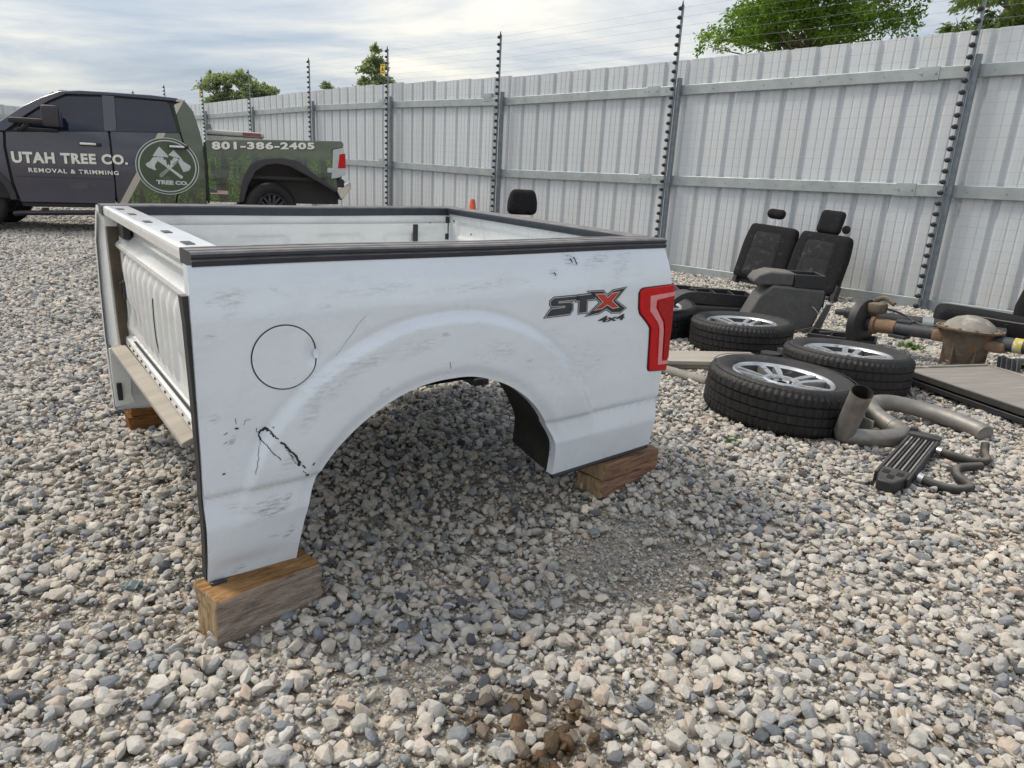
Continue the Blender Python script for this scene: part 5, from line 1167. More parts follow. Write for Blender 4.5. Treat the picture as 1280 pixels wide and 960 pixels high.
for k in range(18): x = 350+k*16; fr += [(x, 335+30*abs(math.sin(k*1.9))+(60 if 8 < k < 12 else 0)+(35 if 6 < k < 14 else 0)), (x+8, 365+(60 if 8 < k < 12 else 0)+(35 if 6 < k < 14 else 0))]
epoly(fr+[(645, 395), (540, 490), (500, 490), (370, 400)], 'forest_outline', 'emblem_white', -.0070)
epoly([(330, 365), (370, 375), (378, 420), (345, 455), (340, 490), (358, 520), (330, 525), (250, 490), (230, 460), (240, 445), (285, 420)], 'axe_head', 'emblem_white', -.0076)
epoly([(640, 375), (680, 365), (700, 400), (780, 450), (790, 475), (760, 515), (690, 535), (682, 515), (700, 500), (690, 470), (640, 420)], 'axe_head', 'emblem_white', -.0076)
epoly([(360, 385), (378, 378), (680, 590), (672, 615), (650, 620), (630, 600)], 'axe_handle', 'emblem_white', -.0080); epoly([(660, 385), (645, 376), (390, 570), (384, 600), (400, 615), (420, 610)], 'axe_handle', 'emblem_shade', -.0078)
x0_, z0_ = e2(340, 700); x1_, z1_ = e2(742, 645)
put_text('TREE CO.', x0_, x1_, z0_, z1_, z0_-.0, z1_-.005, 'emblem_lettering', 'emblem_white', .06, -.0075, emb_, sh=False)
# flag stickers
def flag(x0, x1, z0, z1, c1, c2, c3):
    f_ = empty('flag_sticker'); f_.parent = truck
    for k in range(7):
        a, b_ = z0+(z1-z0)*k/7, z0+(z1-z0)*(k+1)/7; m_ = MB(); m_.add([tumble(x0, -.003, a), tumble(x1, -.003, a), tumble(x1, -.003, b_), tumble(x0, -.003, b_)], [(0, 1, 2, 3)]); m_.build('stripe', MATS[c1 if k % 2 == 0 else c2], f_, 0)
    m_ = MB(); zc_ = z0+(z1-z0)*.45; m_.add([tumble(x0, -.0042, zc_), tumble(x0+(x1-x0)*.4, -.0042, zc_), tumble(x0+(x1-x0)*.4, -.0042, z1), tumble(x0, -.0042, z1)], [(0, 1, 2, 3)]); m_.build('canton', MATS[c3], f_, 0)
pm('flag_red', (.36, .09, .09), (.30, .07, .07), 10, rough=.4); pm('flag_blue', (.05, .07, .19), (.04, .06, .16), 10, rough=.4); pm('flag_grey', (.10, .10, .115), (.085, .085, .10), 10, rough=.4); pm('flag_grey2', (.075, .075, .09), (.065, .065, .08), 10, rough=.4)
flag(2.955, 3.235, .675, .745, 'flag_red', 'decal_white', 'flag_blue'); flag(.98, 1.21, .70, .785, 'flag_grey', 'flag_grey2', 'flag_grey2')
m_ = MB(); m_.box((.93, -.0025, .855), (1.25, .003, .010)); m_.warp(tumble); tpart(m_, 'door_crease', 'flare_plastic')
# white tool box standing in the cargo box
tb = empty('tool_box', (0, 0, 0)); tbm = Matrix.Translation((-8.008, 10.77, .17)) @ Matrix.Rotation(rad(24), 4, 'Z') @ Matrix.Translation((3.49, .75, 1.03)); tb.matrix_world = tbm; tag(tb, 'white lidded tool box with red print standing in the pickup bed', 'tool box')
m_ = MB(); m_.rbox((0, 0, .32), (.92, .5, .64), .03, n=5); m_.build('case', MATS['toolbox_white'], tb); m_ = MB(); m_.rbox((0, 0, .685), (.94, .52, .09), .03, n=5); m_.build('lid', MATS['toolbox_white'], tb)
m_ = MB(); m_.box((.26, -.2605, .69), (.30, .003, .055)); m_.build('print', MATS['flag_red'], tb)
m_ = MB(); [m_.box((-.43, -.18, .745+.02*k), (.10-.01*k, .12, .016)) for k in range(4)]; m_.build('folded_straps', MATS['dusty_board'], tb)
# ------------------------------------------------------------------ loose wheels on the gravel
def lie(x, y): return gz1(x, y)
WR, WWd, WRim = .435, .275, .292
for (x, y, rx, ry, rz, lb) in ((1.625, 4.03, .03, .055, .3, 'flat lying alloy wheel with worn tyre beside the upright exhaust tip'), (2.40, 4.86, .0, .045, 1.0, 'flat lying alloy wheel with worn tyre between the axle and the board stack'), (1.985, 5.98, .0, .02, 2.1, 'flat lying alloy wheel with worn tyre in front of the centre console')):
    wheel('wheel', lb, 'loose alloy wheels lying on the gravel', (x, y, lie(x, y)+WWd/2+.015), (rx, ry, rz), WR, WWd, WRim, 5)
wheel('wheel', 'dark worn wheel lying half hidden behind the tail lamp', 'loose alloy wheels lying on the gravel', (1.28, 6.55, lie(1.3, 6.5)+WWd/2+.02), (0.05, -.05, .7), WR, WWd, WRim, 5)

# ------------------------------------------------------------------ rear bench seat leaning by the fence
UA = math.atan2(-FD.y, -FD.x)
bench = empty('bench_seat', (3.66, 9.60, lie(3.66, 9.6)+.05), UA); bench.rotation_euler = (0, rad(3.5), UA); tag(bench, 'black cloth rear bench seat back with two head restraints near the fence', 'car seat')
LEAN = Matrix.Rotation(rad(-16), 4, 'X')
def seat_sect(x0, x1, name):
    w = x1-x0; cxx = (x0+x1)/2
    def crown(p): k = 1-.10*sstep(.1, .45, p.z); return (p.x*k, p.y-.025*math.cos(p.x/w*3.1)*math.cos(p.z*3.2), p.z)
    m_ = MB(); m_.rbox((cxx, 0, .46), (w, .17, .80), .06, LEAN, n=12, fn=crown); o = m_.build(name, MATS['seat_fabric'], bench, 60)
    ins = MB(); iw = w*.60; ix = cxx-.02
    # insert panel with a cross seam, a little proud
    def pan(u, v): 
        x = ix+(u-.5)*iw*(1-.12*v); z = .12+v*.62; sx = (x-cxx)/w*3.1
        y = -.094-.022*math.cos(sx)*math.cos((z-.46)*3.2)-.006*math.sin(math.pi*min(1, max(0, u)))+.010*math.exp(-((z-.50)/.012)**2)
        return (x, y+.010*(sstep(.0, .06, abs(u-.5)-.44))+.01*sstep(.44, .5, abs(v-.5)), z)
    g_ = grid(24, 30, pan); g_.v = [tuple(LEAN @ Vector(p)) for p in g_.v]; g_.build('insert', MATS['seat_insert'], o, 60)
    for sx in (-1, 1):
        q = MB(); q.tube([tuple(LEAN @ Vector((ix+sx*iw*.5, -.096, .13))), tuple(LEAN @ Vector((ix+sx*iw*.47, -.100, .45))), tuple(LEAN @ Vector((ix+sx*iw*.44, -.092, .75)))], .006, 6); q.build('piping', MATS['seat_fabric'], o)
    return o
seat_sect(-.76, .0, 'backrest'); seat_sect(-.005, .74, 'backrest')
def restraint(x, w, h, lift, root, M=LEAN, z0=.86, fab='seat_fabric'):
    m_ = MB(); m_.rbox((x, -.01, z0+lift+h/2), (w, .13, h), .062, M, n=10, fn=lambda p: (p.x*(1-.12*sstep(-.1, .12, p.z)*0), p.y-.02*(p.x/w)**2*4, p.z)); o = m_.build('head_restraint', MATS[fab], root, 60)
    for dx in (-.055, .055):
        q = MB(); q.tube([tuple(M @ Vector((x+dx*w/.3, 0, z0-.08))), tuple(M @ Vector((x+dx*w/.3, 0, z0+lift+.03)))], .006, 8); q.build('stalk', MATS['chrome'], o)
        q = MB(); q.rbox((x+dx*w/.3, 0, z0-.004), (.035, .03, .02), .006, M, n=3); q.build('guide', MATS['black_plastic'], o)
restraint(-.42, .26, .135, .10, bench); restraint(.36, .32, .32, .01, bench, z0=.845)
m_ = MB(); m_.box((0, .06, .05), (1.4, .10, .06), LEAN); m_.box((-.70, .0, .10), (.05, .14, .22), LEAN); m_.box((.72, .0, .10), (.05, .14, .22), LEAN); m_.rbox((.62, -.02, -.0), (.16, .16, .14), .03, n=4); m_.build('base_frame', MATS['black_plastic'], bench)
# bucket seat standing behind the tailgate, only its head restraint shows
bk = empty('bucket_seat', (.03, 6.98, lie(0, 7)), rad(8)); tag(bk, 'black seat standing behind the tailgate with its head restraint showing', 'car seat')
ID = Matrix.Rotation(rad(-8), 4, 'X')
m_ = MB(); m_.rbox((0, 0, .60), (.52, .16, .74), .06, ID, n=10, fn=lambda p: (p.x*(1-.2*sstep(.0, .37, p.z)), p.y+.06*(p.x/.26)**2*-1, p.z)); m_.build('backrest', MATS['seat_fabric'], bk, 60)
m_ = MB(); m_.rbox((0, -.30, .22), (.54, .55, .18), .06, n=10); m_.build('cushion', MATS['seat_fabric'], bk, 60)
m_ = MB(); m_.box((-.2, -.25, .06), (.05, .5, .12)); m_.box((.2, -.25, .06), (.05, .5, .12)); m_.build('slide_rails', MATS['dark_tube'], bk)
m_ = MB(); m_.rbox((0, -.0, 1.135), (.300, .13, .245), .055, ID, n=12, fn=lambda p: (p.x*(1-.16*sstep(-.02, .12, p.z))+.03*p.z, p.y, p.z)); hr = m_.build('head_restraint', MATS['seat_fabric'], bk, 60)
for dx in (-.05, .05): q = MB(); q.tube([tuple(ID @ Vector((dx, 0, .9))), tuple(ID @ Vector((dx, 0, 1.06)))], .006, 8); q.build('stalk', MATS['chrome'], hr)
# seat at the right edge
es = empty('bucket_seat', (5.20, 7.05, lie(5.2, 7)), rad(-25)); tag(es, 'black cloth seat tipped on its side by the seat cushion and fence', 'car seat')
m_ = MB(); m_.rbox((.12, .0, .42), (.60, .20, .78), .09, Matrix.Rotation(rad(14), 4, 'Y'), n=12, fn=lambda p: (p.x*(1-.25*sstep(.05, .4, -p.z)), p.y-.03*math.cos(p.x*4), p.z)); m_.build('backrest', MATS['seat_fabric'], es, 60)
m_ = MB(); m_.rbox((.25, .12, .10), (.5, .4, .18), .06, n=8); m_.build('recliner_base', MATS['black_plastic'], es)
sc_ = empty('seat_cushion', (4.95, 6.95, lie(4.9, 6.9)), rad(-24)); tag(sc_, 'long black seat cushion lying behind the rear axle', 'seat cushion')
m_ = MB(); m_.rbox((0, 0, .16), (1.25, .46, .20), .07, Matrix.Rotation(rad(5), 4, 'Y'), n=12, fn=lambda p: (p.x, p.y, p.z+.025*math.cos(p.y*6)*math.cos(p.x*2.2))); m_.build('pad', MATS['seat_fabric'], sc_, 60)
m_ = MB(); m_.rbox((0, .0, .05), (1.15, .40, .06), .02, n=4); m_.build('pan', MATS['black_plastic'], sc_)

# ------------------------------------------------------------------ centre console
co_ = empty('centre_console', (2.70, 6.95, lie(2.7, 7.0)), rad(-8)); co_.scale = (.86, 1, 1); tag(co_, 'grey plastic centre console with padded lid and open cup tray', 'console')
m_ = MB(); m_.prism([(-.52, .0), (.27, .0), (.37, .30), (.37, .46), (-.20, .48), (-.34, .36)], -.20, .20); m_.build('body', MATS['grey_plastic'], co_, 40, .025)
m_ = MB(); m_.prism([(-.30, .47), (.022, .475), (.022, .60), (-.24, .61), (-.37, .57), (-.43, .50), (-.36, .45)], -.19, .19); m_.build('padded_lid', MATS['grey_plastic'], co_, 40, .02)
m_ = MB()
for c, d in (((.035, 0, .53), (.02, .38, .13)), ((.345, 0, .53), (.02, .38, .13)), ((.19, -.185, .53), (.33, .02, .13)), ((.19, .185, .53), (.33, .02, .13)), ((.19, 0, .475), (.32, .37, .02))): m_.box(c, d)
m_.build('cup_tray', MATS['black_plastic'], co_, 40, .006)
m_ = MB(); m_.prism([(-.16, -.02), (.35, -.02), (.46, .33), (.40, .33), (.30, .10)], -.225, -.205); m_.build('side_trim', MATS['grey_plastic'], co_, 40, .006)
for k in range(4): q = MB(); q.box((.382, -.14+k*.09, .36), (.02, .05, .15)); q.build('vent_bar', MATS['black_plastic'], co_, 40, .004)
q = MB(); q.tube(smooth_path([(.25, -.228, .30), (.29, -.229, .27), (.34, -.228, .22)], 4), .004, 5); q.build('scrape', MATS['decal_silver'], co_)
# black plastic trays and brackets
def tray(label, loc, rz, l, w, h, tilt=0.0, ribs=3):
    r_ = empty('plastic_tray', loc, rz); r_.rotation_euler = (0, tilt, rz); tag(r_, label, 'plastic tray')
    m_ = MB(); m_.box((0, 0, .012), (l, w, .02)); m_.build('floor', MATS['black_plastic'], r_, 40, .004)
    for c, d in (((0, -w/2, h/2), (l+.02, .016, h)), ((0, w/2, h/2), (l+.02, .016, h)), ((-l/2, 0, h/2), (.016, w-.02, h)), ((l/2, 0, h/2), (.016, w-.02, h))): m_ = MB(); m_.box(c, d); m_.build('side', MATS['black_plastic'], r_, 40, .004)
    for k in range(ribs): m_ = MB(); m_.box((-l/2+(k+1)*l/(ribs+1), 0, h*.55), (.012, w-.03, h*.8)); m_.build('rib', MATS['black_plastic'], r_, 40, .003)
    m_ = MB(); m_.tube([(-l*.35, -w*.3, h+.012), (-l*.05, -w*.1, h+.02), (l*.25, w*.25, h+.012)], .010, 6); m_.build('strap', MATS['grey_plastic'], r_)
    return r_
tray('black under seat storage tray propped behind the farthest loose wheel', (2.16, 7.62, lie(2.1, 7.2)+.14), rad(-4), .80, .42, .13, .03)
m_ = MB(); m_.rbox((0, 0, .07), (.75, .42, .13), .03, n=5); o = m_.build('battery_case', MATS['black_plastic'], None); o.location = (2.14, 7.58, lie(2.1, 7.2)-.002); o.rotation_euler = (0, 0, rad(-4)); tag(o, 'low black plastic housing under the storage tray', 'housing')
tray('small open black tray on the gravel by the brake drum', (3.06, 6.35, lie(3.0, 6.4)), rad(-30), .55, .32, .09, 0, 2)
# curved black fender liner behind the tail lamp
fl_ = empty('fender_liner', (1.62, 6.20, lie(1.6, 6.2)), rad(20)); tag(fl_, 'curved black plastic fender liner between the loose wheels', 'fender liner')
m_ = grid(24, 6, lambda u, v: (-.05+.34*math.cos(math.pi*(.98-.62*u)), v*.16, .02+.44*math.sin(math.pi*(.98-.62*u)))); m_.build('liner', MATS['black_plastic'], fl_, 50)
m_ = grid(24, 2, lambda u, v: (-.05+(.34-.05*v)*math.cos(math.pi*(.98-.62*u)), -.001, .02+(.44-.05*v)*math.sin(math.pi*(.98-.62*u)))); m_.build('flange', MATS['black_plastic'], fl_, 50)
# ------------------------------------------------------------------ stacked boards, pipe, bracket
bs = [('pale dusty board, topmost of the stack between the loose wheels', 2, 0.0), ('dusty board in the middle of the low stack between the loose wheels', 1, .02), ('dusty board at the bottom of the low stack between the loose wheels', 0, -.015)]
for lb, k, dx in bs:
    m_ = MB(); m_.rbox((0, 0, 0), (.86, .34, .030), .004, n=4); o = m_.build('board', MATS['dusty_board'], None); z = lie(1.45, 5.2)+.03+k*.034
    o.location = (1.50+dx, 5.20+dx, z); o.rotation_euler = (0, 0, rad(2+3*k)); tag(o, lb, 'board', 'boards in the low stack')
m_ = MB(); m_.tube([(0, 0, 0), (.30, -.34, 0)], .036, 14); o = m_.build('steel_pipe', MATS['dusty_metal'], None); o.location = (1.06, 4.98, lie(1.1, 4.9)+.042); tag(o, 'short grey steel pipe lying between the tail lamp and a wheel', 'pipe')
br = empty('mount_bracket', (1.93, 5.06, lie(1.9, 5.1)+.0), rad(10)); tag(br, 'black rubber mount bracket standing at the end of the boards', 'bracket')
m_ = MB(); m_.lathe([(.0, .0), (.07, .0), (.075, .03), (.05, .05), (.05, .14), (.075, .16), (.075, .19), (0, .19)], 18); m_.build('rubber_mount', MATS['rubber'], br); m_ = MB(); m_.box((.10, 0, .11), (.05, .10, .22)); m_.box((.17, 0, .03), (.14, .03, .03)); m_.build('steel_plate', MATS['dark_tube'], br, 40, .005)
# ------------------------------------------------------------------ exhaust pipe
ex = empty('exhaust_pipe', (1.9, 3.65, lie(1.9, 3.65))); tag(ex, 'bent grey exhaust tailpipe with an upturned open tip', 'exhaust pipe')
EXO = Vector((1.9, 3.65, lie(1.9, 3.65)))
def rel(pts_): return [tuple(Vector(p)-Vector((1.9, 3.65, 0))) for p in pts_]
m_ = MB(); pth = rel([(1.832, 3.475, .355), (1.842, 3.555, .20), (1.850, 3.612, .085)]); m_.tube(pth, [.056, .056, .056], 24, False); tip_ = m_.build('tip', MATS['exhaust_steel'], ex)
d_ax = (Vector(pth[0])-Vector(pth[1])).normalized(); q = MB(); q.lathe([(.0505, 0), (0, -.001)], 24, Matrix.Translation(Vector(pth[0])-d_ax*.10) @ d_ax.to_track_quat('Z', 'Y').to_matrix().to_4x4()); q.build('soot_bore', MATS['soot'], tip_)
q = MB(); q.lathe([(.056, 0), (.051, .001), (.051, -.10)], 24, Matrix.Translation(pth[0]) @ d_ax.to_track_quat('Z', 'Y').to_matrix().to_4x4()); q.build('soot_lining', MATS['soot'], tip_)
m_ = MB(); m_.tube(smooth_path(rel([(1.849, 3.600, .11), (1.856, 3.612, .070), (1.92, 3.600, .058), (2.03, 3.595, .058), (2.12, 3.620, .058), (2.20, 3.665, .058), (2.235, 3.74, .060), (2.215, 3.83, .064)]), 7), .052, 20); m_.build('lower_bend', MATS['exhaust_steel'], ex)
m_ = MB(); m_.tube(smooth_path(rel([(2.22, 3.80, .066), (2.19, 3.92, .085), (2.20, 4.04, .10), (2.28, 4.14, .105), (2.40, 4.18, .10), (2.55, 4.13, .085), (2.68, 4.00, .07), (2.75, 3.86, .058), (2.76, 3.80, .05)]), 7), .050, 20); m_.build('long_pipe', MATS['exhaust_steel'], ex)
m_ = MB(); m_.box((.205, .10, .05), (.04, .20, .012), Matrix.Rotation(rad(18), 4, 'Z')); m_.box((.175, .12, .085), (.012, .20, .07), Matrix.Rotation(rad(18), 4, 'Z')); m_.build('hanger_plate', MATS['dusty_metal'], ex, 40, .003)
# ------------------------------------------------------------------ oil cooler with hoses
oc = empty('oil_cooler', (2.02, 3.27, lie(2.0, 3.2)+.004), rad(50.5)); tag(oc, 'narrow black finned oil cooler with two rubber hoses on the gravel', 'oil cooler')
OL, OW = .86, .135
for k in range(7): m_ = MB(); m_.box((.06, -OW/2+.016+k*.0172, .062), (OL-.26, .009, .035)); m_.build('fin_tube', MATS['alloy_dark' if k % 2 else 'dusty_metal'], oc, 40, .002)
m_ = MB(); m_.box((.06, 0, .045), (OL-.26, OW-.02, .03)); m_.build('core', MATS['black_plastic'], oc)
for s_ in (-1, 1): m_ = MB(); m_.box((.02, s_*OW/2, .058), (OL-.10, .014, .055)); m_.build('side_rail', MATS['black_plastic'], oc, 40, .004)
m_ = MB(); m_.prism([(-.46, -.030), (-.36, -.060), (-.25, -.0675), (-.25, .0675), (-.36, .060), (-.46, .040)], -.085, -.03, axis='z'); m_.build('end_tank', MATS['black_plastic'], oc, 40, .010)
for c in ((-.33, -.03), (-.33, .03), (-.39, 0)): m_ = MB(); m_.rbox((c[0], c[1], .086), (.05, .03, .004), .002, n=3); m_.build('pocket', MATS['soot'], oc)
m_ = MB(); m_.rbox((.40, 0, .06), (.09, OW+.02, .075), .012, n=4); m_.rbox((.43, .06, .09), (.04, .04, .05), .01, n=3); m_.build('end_tank', MATS['black_plastic'], oc)
for k, pth in enumerate(([(.27, -.085, .06), (.25, -.16, .06), (.27, -.24, .05), (.33, -.30, .05), (.42, -.28, .06), (.47, -.27, .10)], [(-.22, -.085, .06), (-.23, -.16, .05), (-.21, -.24, .045), (-.12, -.29, .045), (-.02, -.22, .05), (.10, -.21, .05), (.22, -.29, .05)])):
    m_ = MB(); m_.tube(smooth_path(pth, 7), .021, 12); h_ = m_.build('hose', MATS['hose_rubber'], oc)
    m_ = MB(); p0, p1 = Vector(pth[0]), Vector(pth[1]); m_.tube([tuple(p0+(p1-p0)*.05), tuple(p0+(p1-p0)*.35)], .026, 12); m_.build('hose_fitting', MATS['alloy'], h_)
# ------------------------------------------------------------------ condenser panel
rd = empty('radiator', (3.42, 4.60, lie(3.4, 4.6)+.02), rad(21)); rd.rotation_euler = (rad(-1.0), rad(-1.5), rad(12)); tag(rd, 'dusty flat radiator panel lying at the foot of the differential', 'radiator')
m_ = MB(); m_.box((0, 0, .085), (.76, 1.10, .022)); m_.build('core', MATS['condenser_fin'], rd)
for c, d, mt in (((-.39, 0, .085), (.022, 1.14, .045), 'hose_rubber'), ((.39, 0, .075), (.035, 1.14, .06), 'dusty_metal'), ((0, .56, .085), (.80, .03, .05), 'dusty_metal'), ((0, -.56, .085), (.80, .03, .05), 'dusty_metal'), ((-.37, 0, .03), (.05, 1.16, .035), 'black_plastic'), ((.37, 0, .03), (.05, 1.16, .035), 'black_plastic')): m_ = MB(); m_.box(c, d); m_.build('frame_bar', MATS[mt], rd, 40, .005)
m_ = MB(); m_.rbox((-.40, .62, .05), (.12, .10, .07), .015, n=4); m_.tube([(-.42, .66, .06), (-.50, .74, .07), (-.52, .78, .10)], .02, 8); m_.build('corner_mount', MATS['black_plastic'], rd)
# ------------------------------------------------------------------ rear axle
P_l, P_d, P_r = Vector((3.14, 6.20, .25)), Vector((3.60, 5.54, .30)), Vector((4.42, 4.56, .34))
axv = (P_r-P_l); AL = axv.length
axm = Matrix.Translation((P_l.x, P_l.y, 0)); ax = empty('rear_axle', (P_l.x, P_l.y, lie(P_l.x, P_l.y)), math.atan2(axv.y, axv.x)); tag(ax, 'rusty truck rear axle with differential and brake drum', 'axle')
z0, z1 = .24, .32
def axz(x): return z0+(z1-z0)*x/AL
DX = .86
m_ = MB(); m_.tube([(.04, 0, axz(.04)), (.22, 0, axz(.2)), (DX-.17, 0, axz(DX-.15))], [.062, .055, .056], 20); m_.build('axle_tube', MATS['dark_tube'], ax)
m_ = MB(); m_.tube([(.10, 0, axz(.1)), (.30, 0, axz(.3))], [.068, .060], 20); m_.tube([(.10, 0, axz(.1)), (.13, 0, axz(.13))], .085, 20); m_.build('rusty_sleeve', MATS['rust_steel'], ax)
m_ = MB(); m_.tube([(DX+.16, 0, axz(1.0)), (AL, 0, axz(AL))], .057, 20); m_.build('axle_tube', MATS['dark_tube'], ax)
m_ = MB(); m_.tube([(DX+.33, 0, axz(DX+.33)), (DX+.39, 0, axz(DX+.39))], .0595, 20); m_.build('yellow_band', MATS['yellow_tape'], ax)
MD = Matrix.Translation((DX, 0, axz(DX)))
m_ = MB(); m_.lathe([(.0, -.30), (.075, -.30), (.085, -.27), (.090, -.23), (.125, -.16), (.150, -.08), (.165, .0), (.175, .05), (.180, .075)], 28, MD)
m_.warp(lambda x, y, z: (x if abs(x-DX) < .11 else DX+math.copysign(.11+(abs(x-DX)-.11)*1.35, x-DX), y, z)); m_.build('differential_case', MATS['cast_iron'], ax, 45)
for a in range(6):
    an = a*math.pi/3+.3; q = MB(); q.box((.128, 0, -.10), (.06, .014, .24), MD @ Matrix.Rotation(an, 4, 'Z')); q.build('casting_rib', MATS['cast_iron'], ax, 40, .004)
for z in (-.12, -.20): q = MB(); q.lathe([(.128 if z > -.15 else .105, z-.008), (.140 if z > -.15 else .118, z), (.128 if z > -.15 else .105, z+.008)], 28, MD); q.build('casting_seam', MATS['rust_steel'], ax)
m_ = MB(); m_.lathe([(.17, .070), (.215, .072), (.218, .088), (.17, .09)], 28, MD, True); m_.warp(lambda x, y, z: (DX+(x-DX)*1.12, y, z)); fl2 = m_.build('cover_flange', MATS['cast_iron'], ax)
for k in range(12):
    a = 2*math.pi*k/12; q = MB(); q.lathe([(0, .100), (.012, .100), (.012, .086)], 6, MD @ Matrix.Translation((.222*math.cos(a), .198*math.sin(a), 0))); q.build('bolt', MATS['rust_steel'], fl2)
m_ = MB(); m_.lathe([(.185, .090), (.165, .125), (.11, .165), (.05, .185), (0, .19)], 28, MD); m_.build('cover', MATS['dusty_metal'], ax, 50)
m_ = MB(); m_.rbox((.21, -.02, -.02), (.15, .12, .09), .03, MD, n=5); m_.build('tube_boss', MATS['rust_steel'], ax); m_ = MB(); m_.rbox((-.19, -.02, -.01), (.12, .12, .10), .03, MD, n=5); m_.build('tube_boss', MATS['rust_steel'], ax)
MW = Matrix.Translation((0, 0, axz(0))) @ Matrix.Rotation(rad(90), 4, 'Y')
m_ = MB(); m_.lathe([(.06, .06), (.14, .055), (.19, .04), (.215, .03), (.222, .0), (.222, -.03), (.205, -.035), (.20, .0), (.14, .02), (.05, .02)], 40, MW); m_.build('backing_plate', MATS['black_plastic'], ax, 40)
m_ = MB(); m_.lathe([(0, -.10), (.035, -.10), (.04, -.06), (.085, -.05), (.085, -.035), (.05, -.03), (.05, .10)], 28, MW); m_.build('hub', MATS['rust_steel'], ax)
for k in range(6):
    a = k*math.pi/3; q = MB(); q.lathe([(0, -.085), (.009, -.085), (.009, -.04)], 8, MW @ Matrix.Translation((.065*math.cos(a), .065*math.sin(a), 0))); q.build('wheel_stud', MATS['rust_steel'], ax)
m_ = MB(); m_.rbox((.10, .02, axz(0)+.15), (.13, .16, .10), .03, n=5); m_.tube(smooth_path([(.04, .05, axz(0)+.20), (.12, .08, axz(0)+.24), (.22, .06, axz(0)+.20)], 5), .022, 8); m_.build('brake_caliper', MATS['cast_iron'], ax)
m_ = MB(); m_.tube(smooth_path([(.14, .05, .40), (.30, .10, .36), (.45, .07, .31), (.62, .06, .33), (.80, .20, .42), (1.05, .18, .43), (1.5, .12, .44)], 6), .009, 8); m_.build('brake_line', MATS['black_plastic'], ax)
for c_, d_2 in (((.34, .0, axz(.34)-.066), (.14, .13, .03)), ((.36, .02, axz(.36)+.062), (.12, .10, .025))): MB().box(c_, d_2).build('spring_perch', MATS['dark_tube'], ax, 40, .005)
# drive shaft behind
ds = empty('drive_shaft', (3.75, 7.15, lie(3.75, 7.1)), rad(-22)); tag(ds, 'black tubular drive shaft lying behind the rear axle', 'drive shaft')
m_ = MB(); m_.tube([(-.12, 0, .16), (1.15, 0, .12)], .060, 20); m_.build('tube', MATS['dark_tube'], ds); m_ = MB(); m_.tube([(-.30, 0, .165), (-.24, 0, .165), (-.20, 0, .16), (-.12, 0, .16)], [.05, .065, .045, .055], 16); m_.rbox((-.34, 0, .165), (.10, .12, .05), .015, n=4); m_.build('yoke', MATS['dark_tube'], ds)
m_ = MB(); m_.tube([(.42, 0, .145), (.52, 0, .14)], .068, 20); m_.rbox((.47, 0, .07), (.16, .20, .05), .012, n=4); m_.build('carrier_bearing', MATS['galvanised'], ds)
# black clutter right of the differential
vent = empty('vent_panel', (3.98, 5.42, lie(4, 5.4)), rad(60)); tag(vent, 'small slatted vent panel leaning by the differential', 'vent panel')
for k in range(4): m_ = MB(); m_.box((0, -.05+k*.035, .09), (.20, .008, .012), Matrix.Rotation(rad(-38), 4, 'Y')); m_.build('slat', MATS['dusty_metal'], vent)
m_ = MB(); m_.box((0, 0, .08), (.22, .16, .012), Matrix.Rotation(rad(-38), 4, 'Y')); m_.build('back', MATS['black_plastic'], vent)
for (x, y, rz, l, lb) in ((4.28, 5.72, 20, .34, 'crumpled black rubber mat lying under the axle tube'), (4.72, 5.70, -15, .40, 'black rubber flap half folded beside the axle tube')):
    g_ = grid(14, 10, lambda u, v, l=l: ((u-.5)*l, (v-.5)*l*.6, .05+.035*math.sin(u*7)*math.cos(v*6+u*3)+.03*math.sin(v*9))); o = g_.build('rubber_mat', MATS['black_plastic'], None, 60); o.location = (x, y, lie(x, y)); o.rotation_euler = (0, 0, rad(rz)); tag(o, lb, 'rubber mat')
    sm = o.modifiers.new('thick', 'SOLIDIFY'); sm.thickness = .006
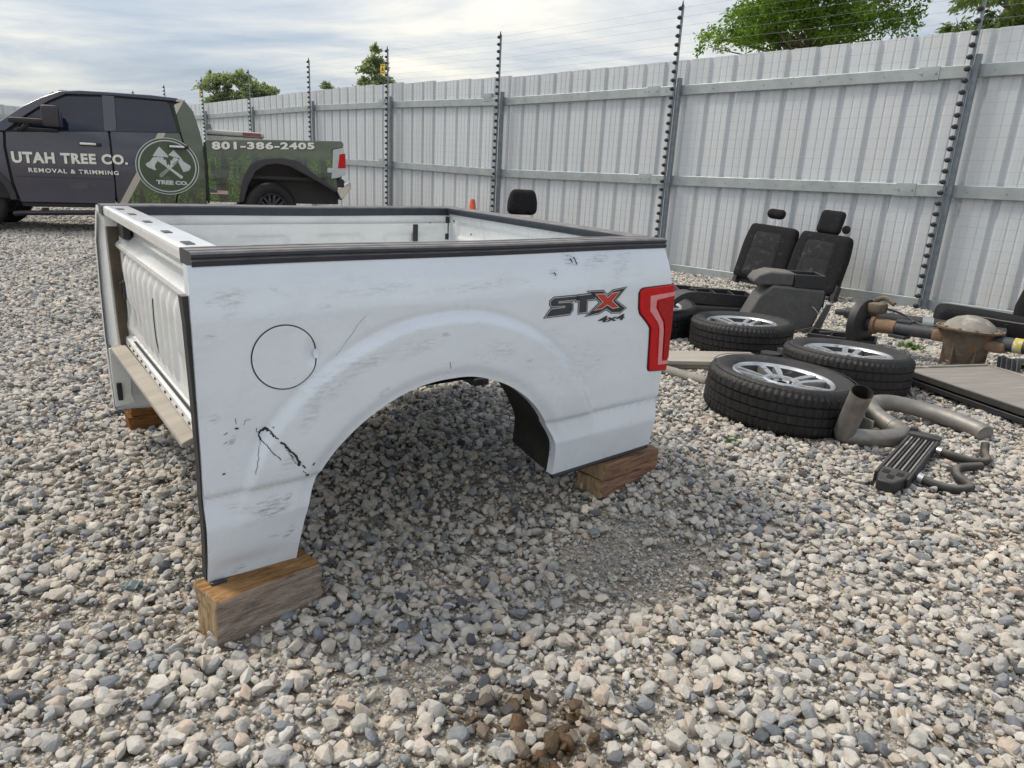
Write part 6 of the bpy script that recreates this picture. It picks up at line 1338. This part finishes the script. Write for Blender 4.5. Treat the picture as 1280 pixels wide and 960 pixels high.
# ------------------------------------------------------------------ cone, weeds, rag
cn = empty('traffic_cone', (-1.01, 14.70, gz1(-1.0, 14.7))); tag(cn, 'orange traffic cone standing beyond the tailgate by the fence', 'traffic cone')
m_ = MB(); m_.lathe([(.17, .03), (.16, .05), (.055, .90), (.042, .94), (.038, .94), (.038, .90)], 28); m_.build('body', MATS['cone_orange'], cn); m_ = MB(); m_.rbox((0, 0, .018), (.42, .42, .036), .012, n=4); m_.build('base', MATS['cone_orange'], cn); m_ = MB(); m_.lathe([(.109, .50), (.085, .69)], 28); m_.warp(lambda x, y, z: (x*1.02, y*1.02, z)); m_.build('reflective_band', MATS['decal_white'], cn)
leaf_mat('weed_leaf', (.06, .12, .025), (.11, .18, .05))
for (x, y, s_, n_, lb) in ((1.185, 3.46, .045, 26, 'tiny green weed in the gravel before the nearest loose wheel'), (-.49, 3.22, .035, 16, 'tiny green weed in the gravel inside the wheel arch'), (3.70, 6.35, .09, 60, 'mossy green weed tuft in the gravel below the axle tube'), (-4.55, 5.6, .06, 30, 'green weed at the edge of the open gravel')):
    wd = empty('weed', (x, y, gz1(x, y))); tag(wd, lb, 'weed'); m_ = MB(); r_ = random.Random(int(x*100))
    for k in range(n_):
        a = r_.uniform(0, 6.28); d = Vector((math.cos(a), math.sin(a), r_.uniform(.3, 1.3))).normalized(); p = Vector((r_.gauss(0, 1)*s_*.5, r_.gauss(0, 1)*s_*.5, .015)); q = d.cross(Vector((0, 0, 1))).normalized()*s_*.22; L2 = s_*r_.uniform(.5, 1.1)
        m_.add([p, p+d*L2*.5+q, p+d*L2, p+d*L2*.5-q], [(0, 1, 2, 3)])
    m_.build('leaves', MATS['weed_leaf'], wd, 0); m_ = MB(); m_.tube([(0, 0, -.01), (.004, .002, .03)], .003, 5); m_.build('stem', MATS['weed_leaf'], wd)
rg = grid(16, 12, lambda u, v: ((u-.5)*.055, (v-.5)*.040, .030+.010*math.sin(u*9+v*4)+.008*math.cos(v*11))); o = rg.build('rag', MATS['cloth_rag'], None, 60); o.location = (-1.17, 1.90, gz1(-1.17, 1.9)+.005); o.rotation_euler = (0, 0, .9); tag(o, 'scrap of pale blue cloth caught in the gravel near the timber block', 'rag'); sm = o.modifiers.new('thick', 'SOLIDIFY'); sm.thickness = .003
for (x, y, s_) in ((-.145, 1.51, .040), (-.052, 1.495, .055), (-1.9, 3.25, .06), (.66, 2.78, .035)):
    o = bpy.data.objects.new('stone', stones[int(abs(x)*50) % NSTONE]); COL.objects.link(o); o.parent = ground; o.location = (x, y, gz1(x, y)+s_*.3+(.17 if x == .66 else 0)); o.scale = (s_, s_*.8, s_*.6); o.color = (.001 if x > -1 and x < .5 else .95, 0, 0, 1)
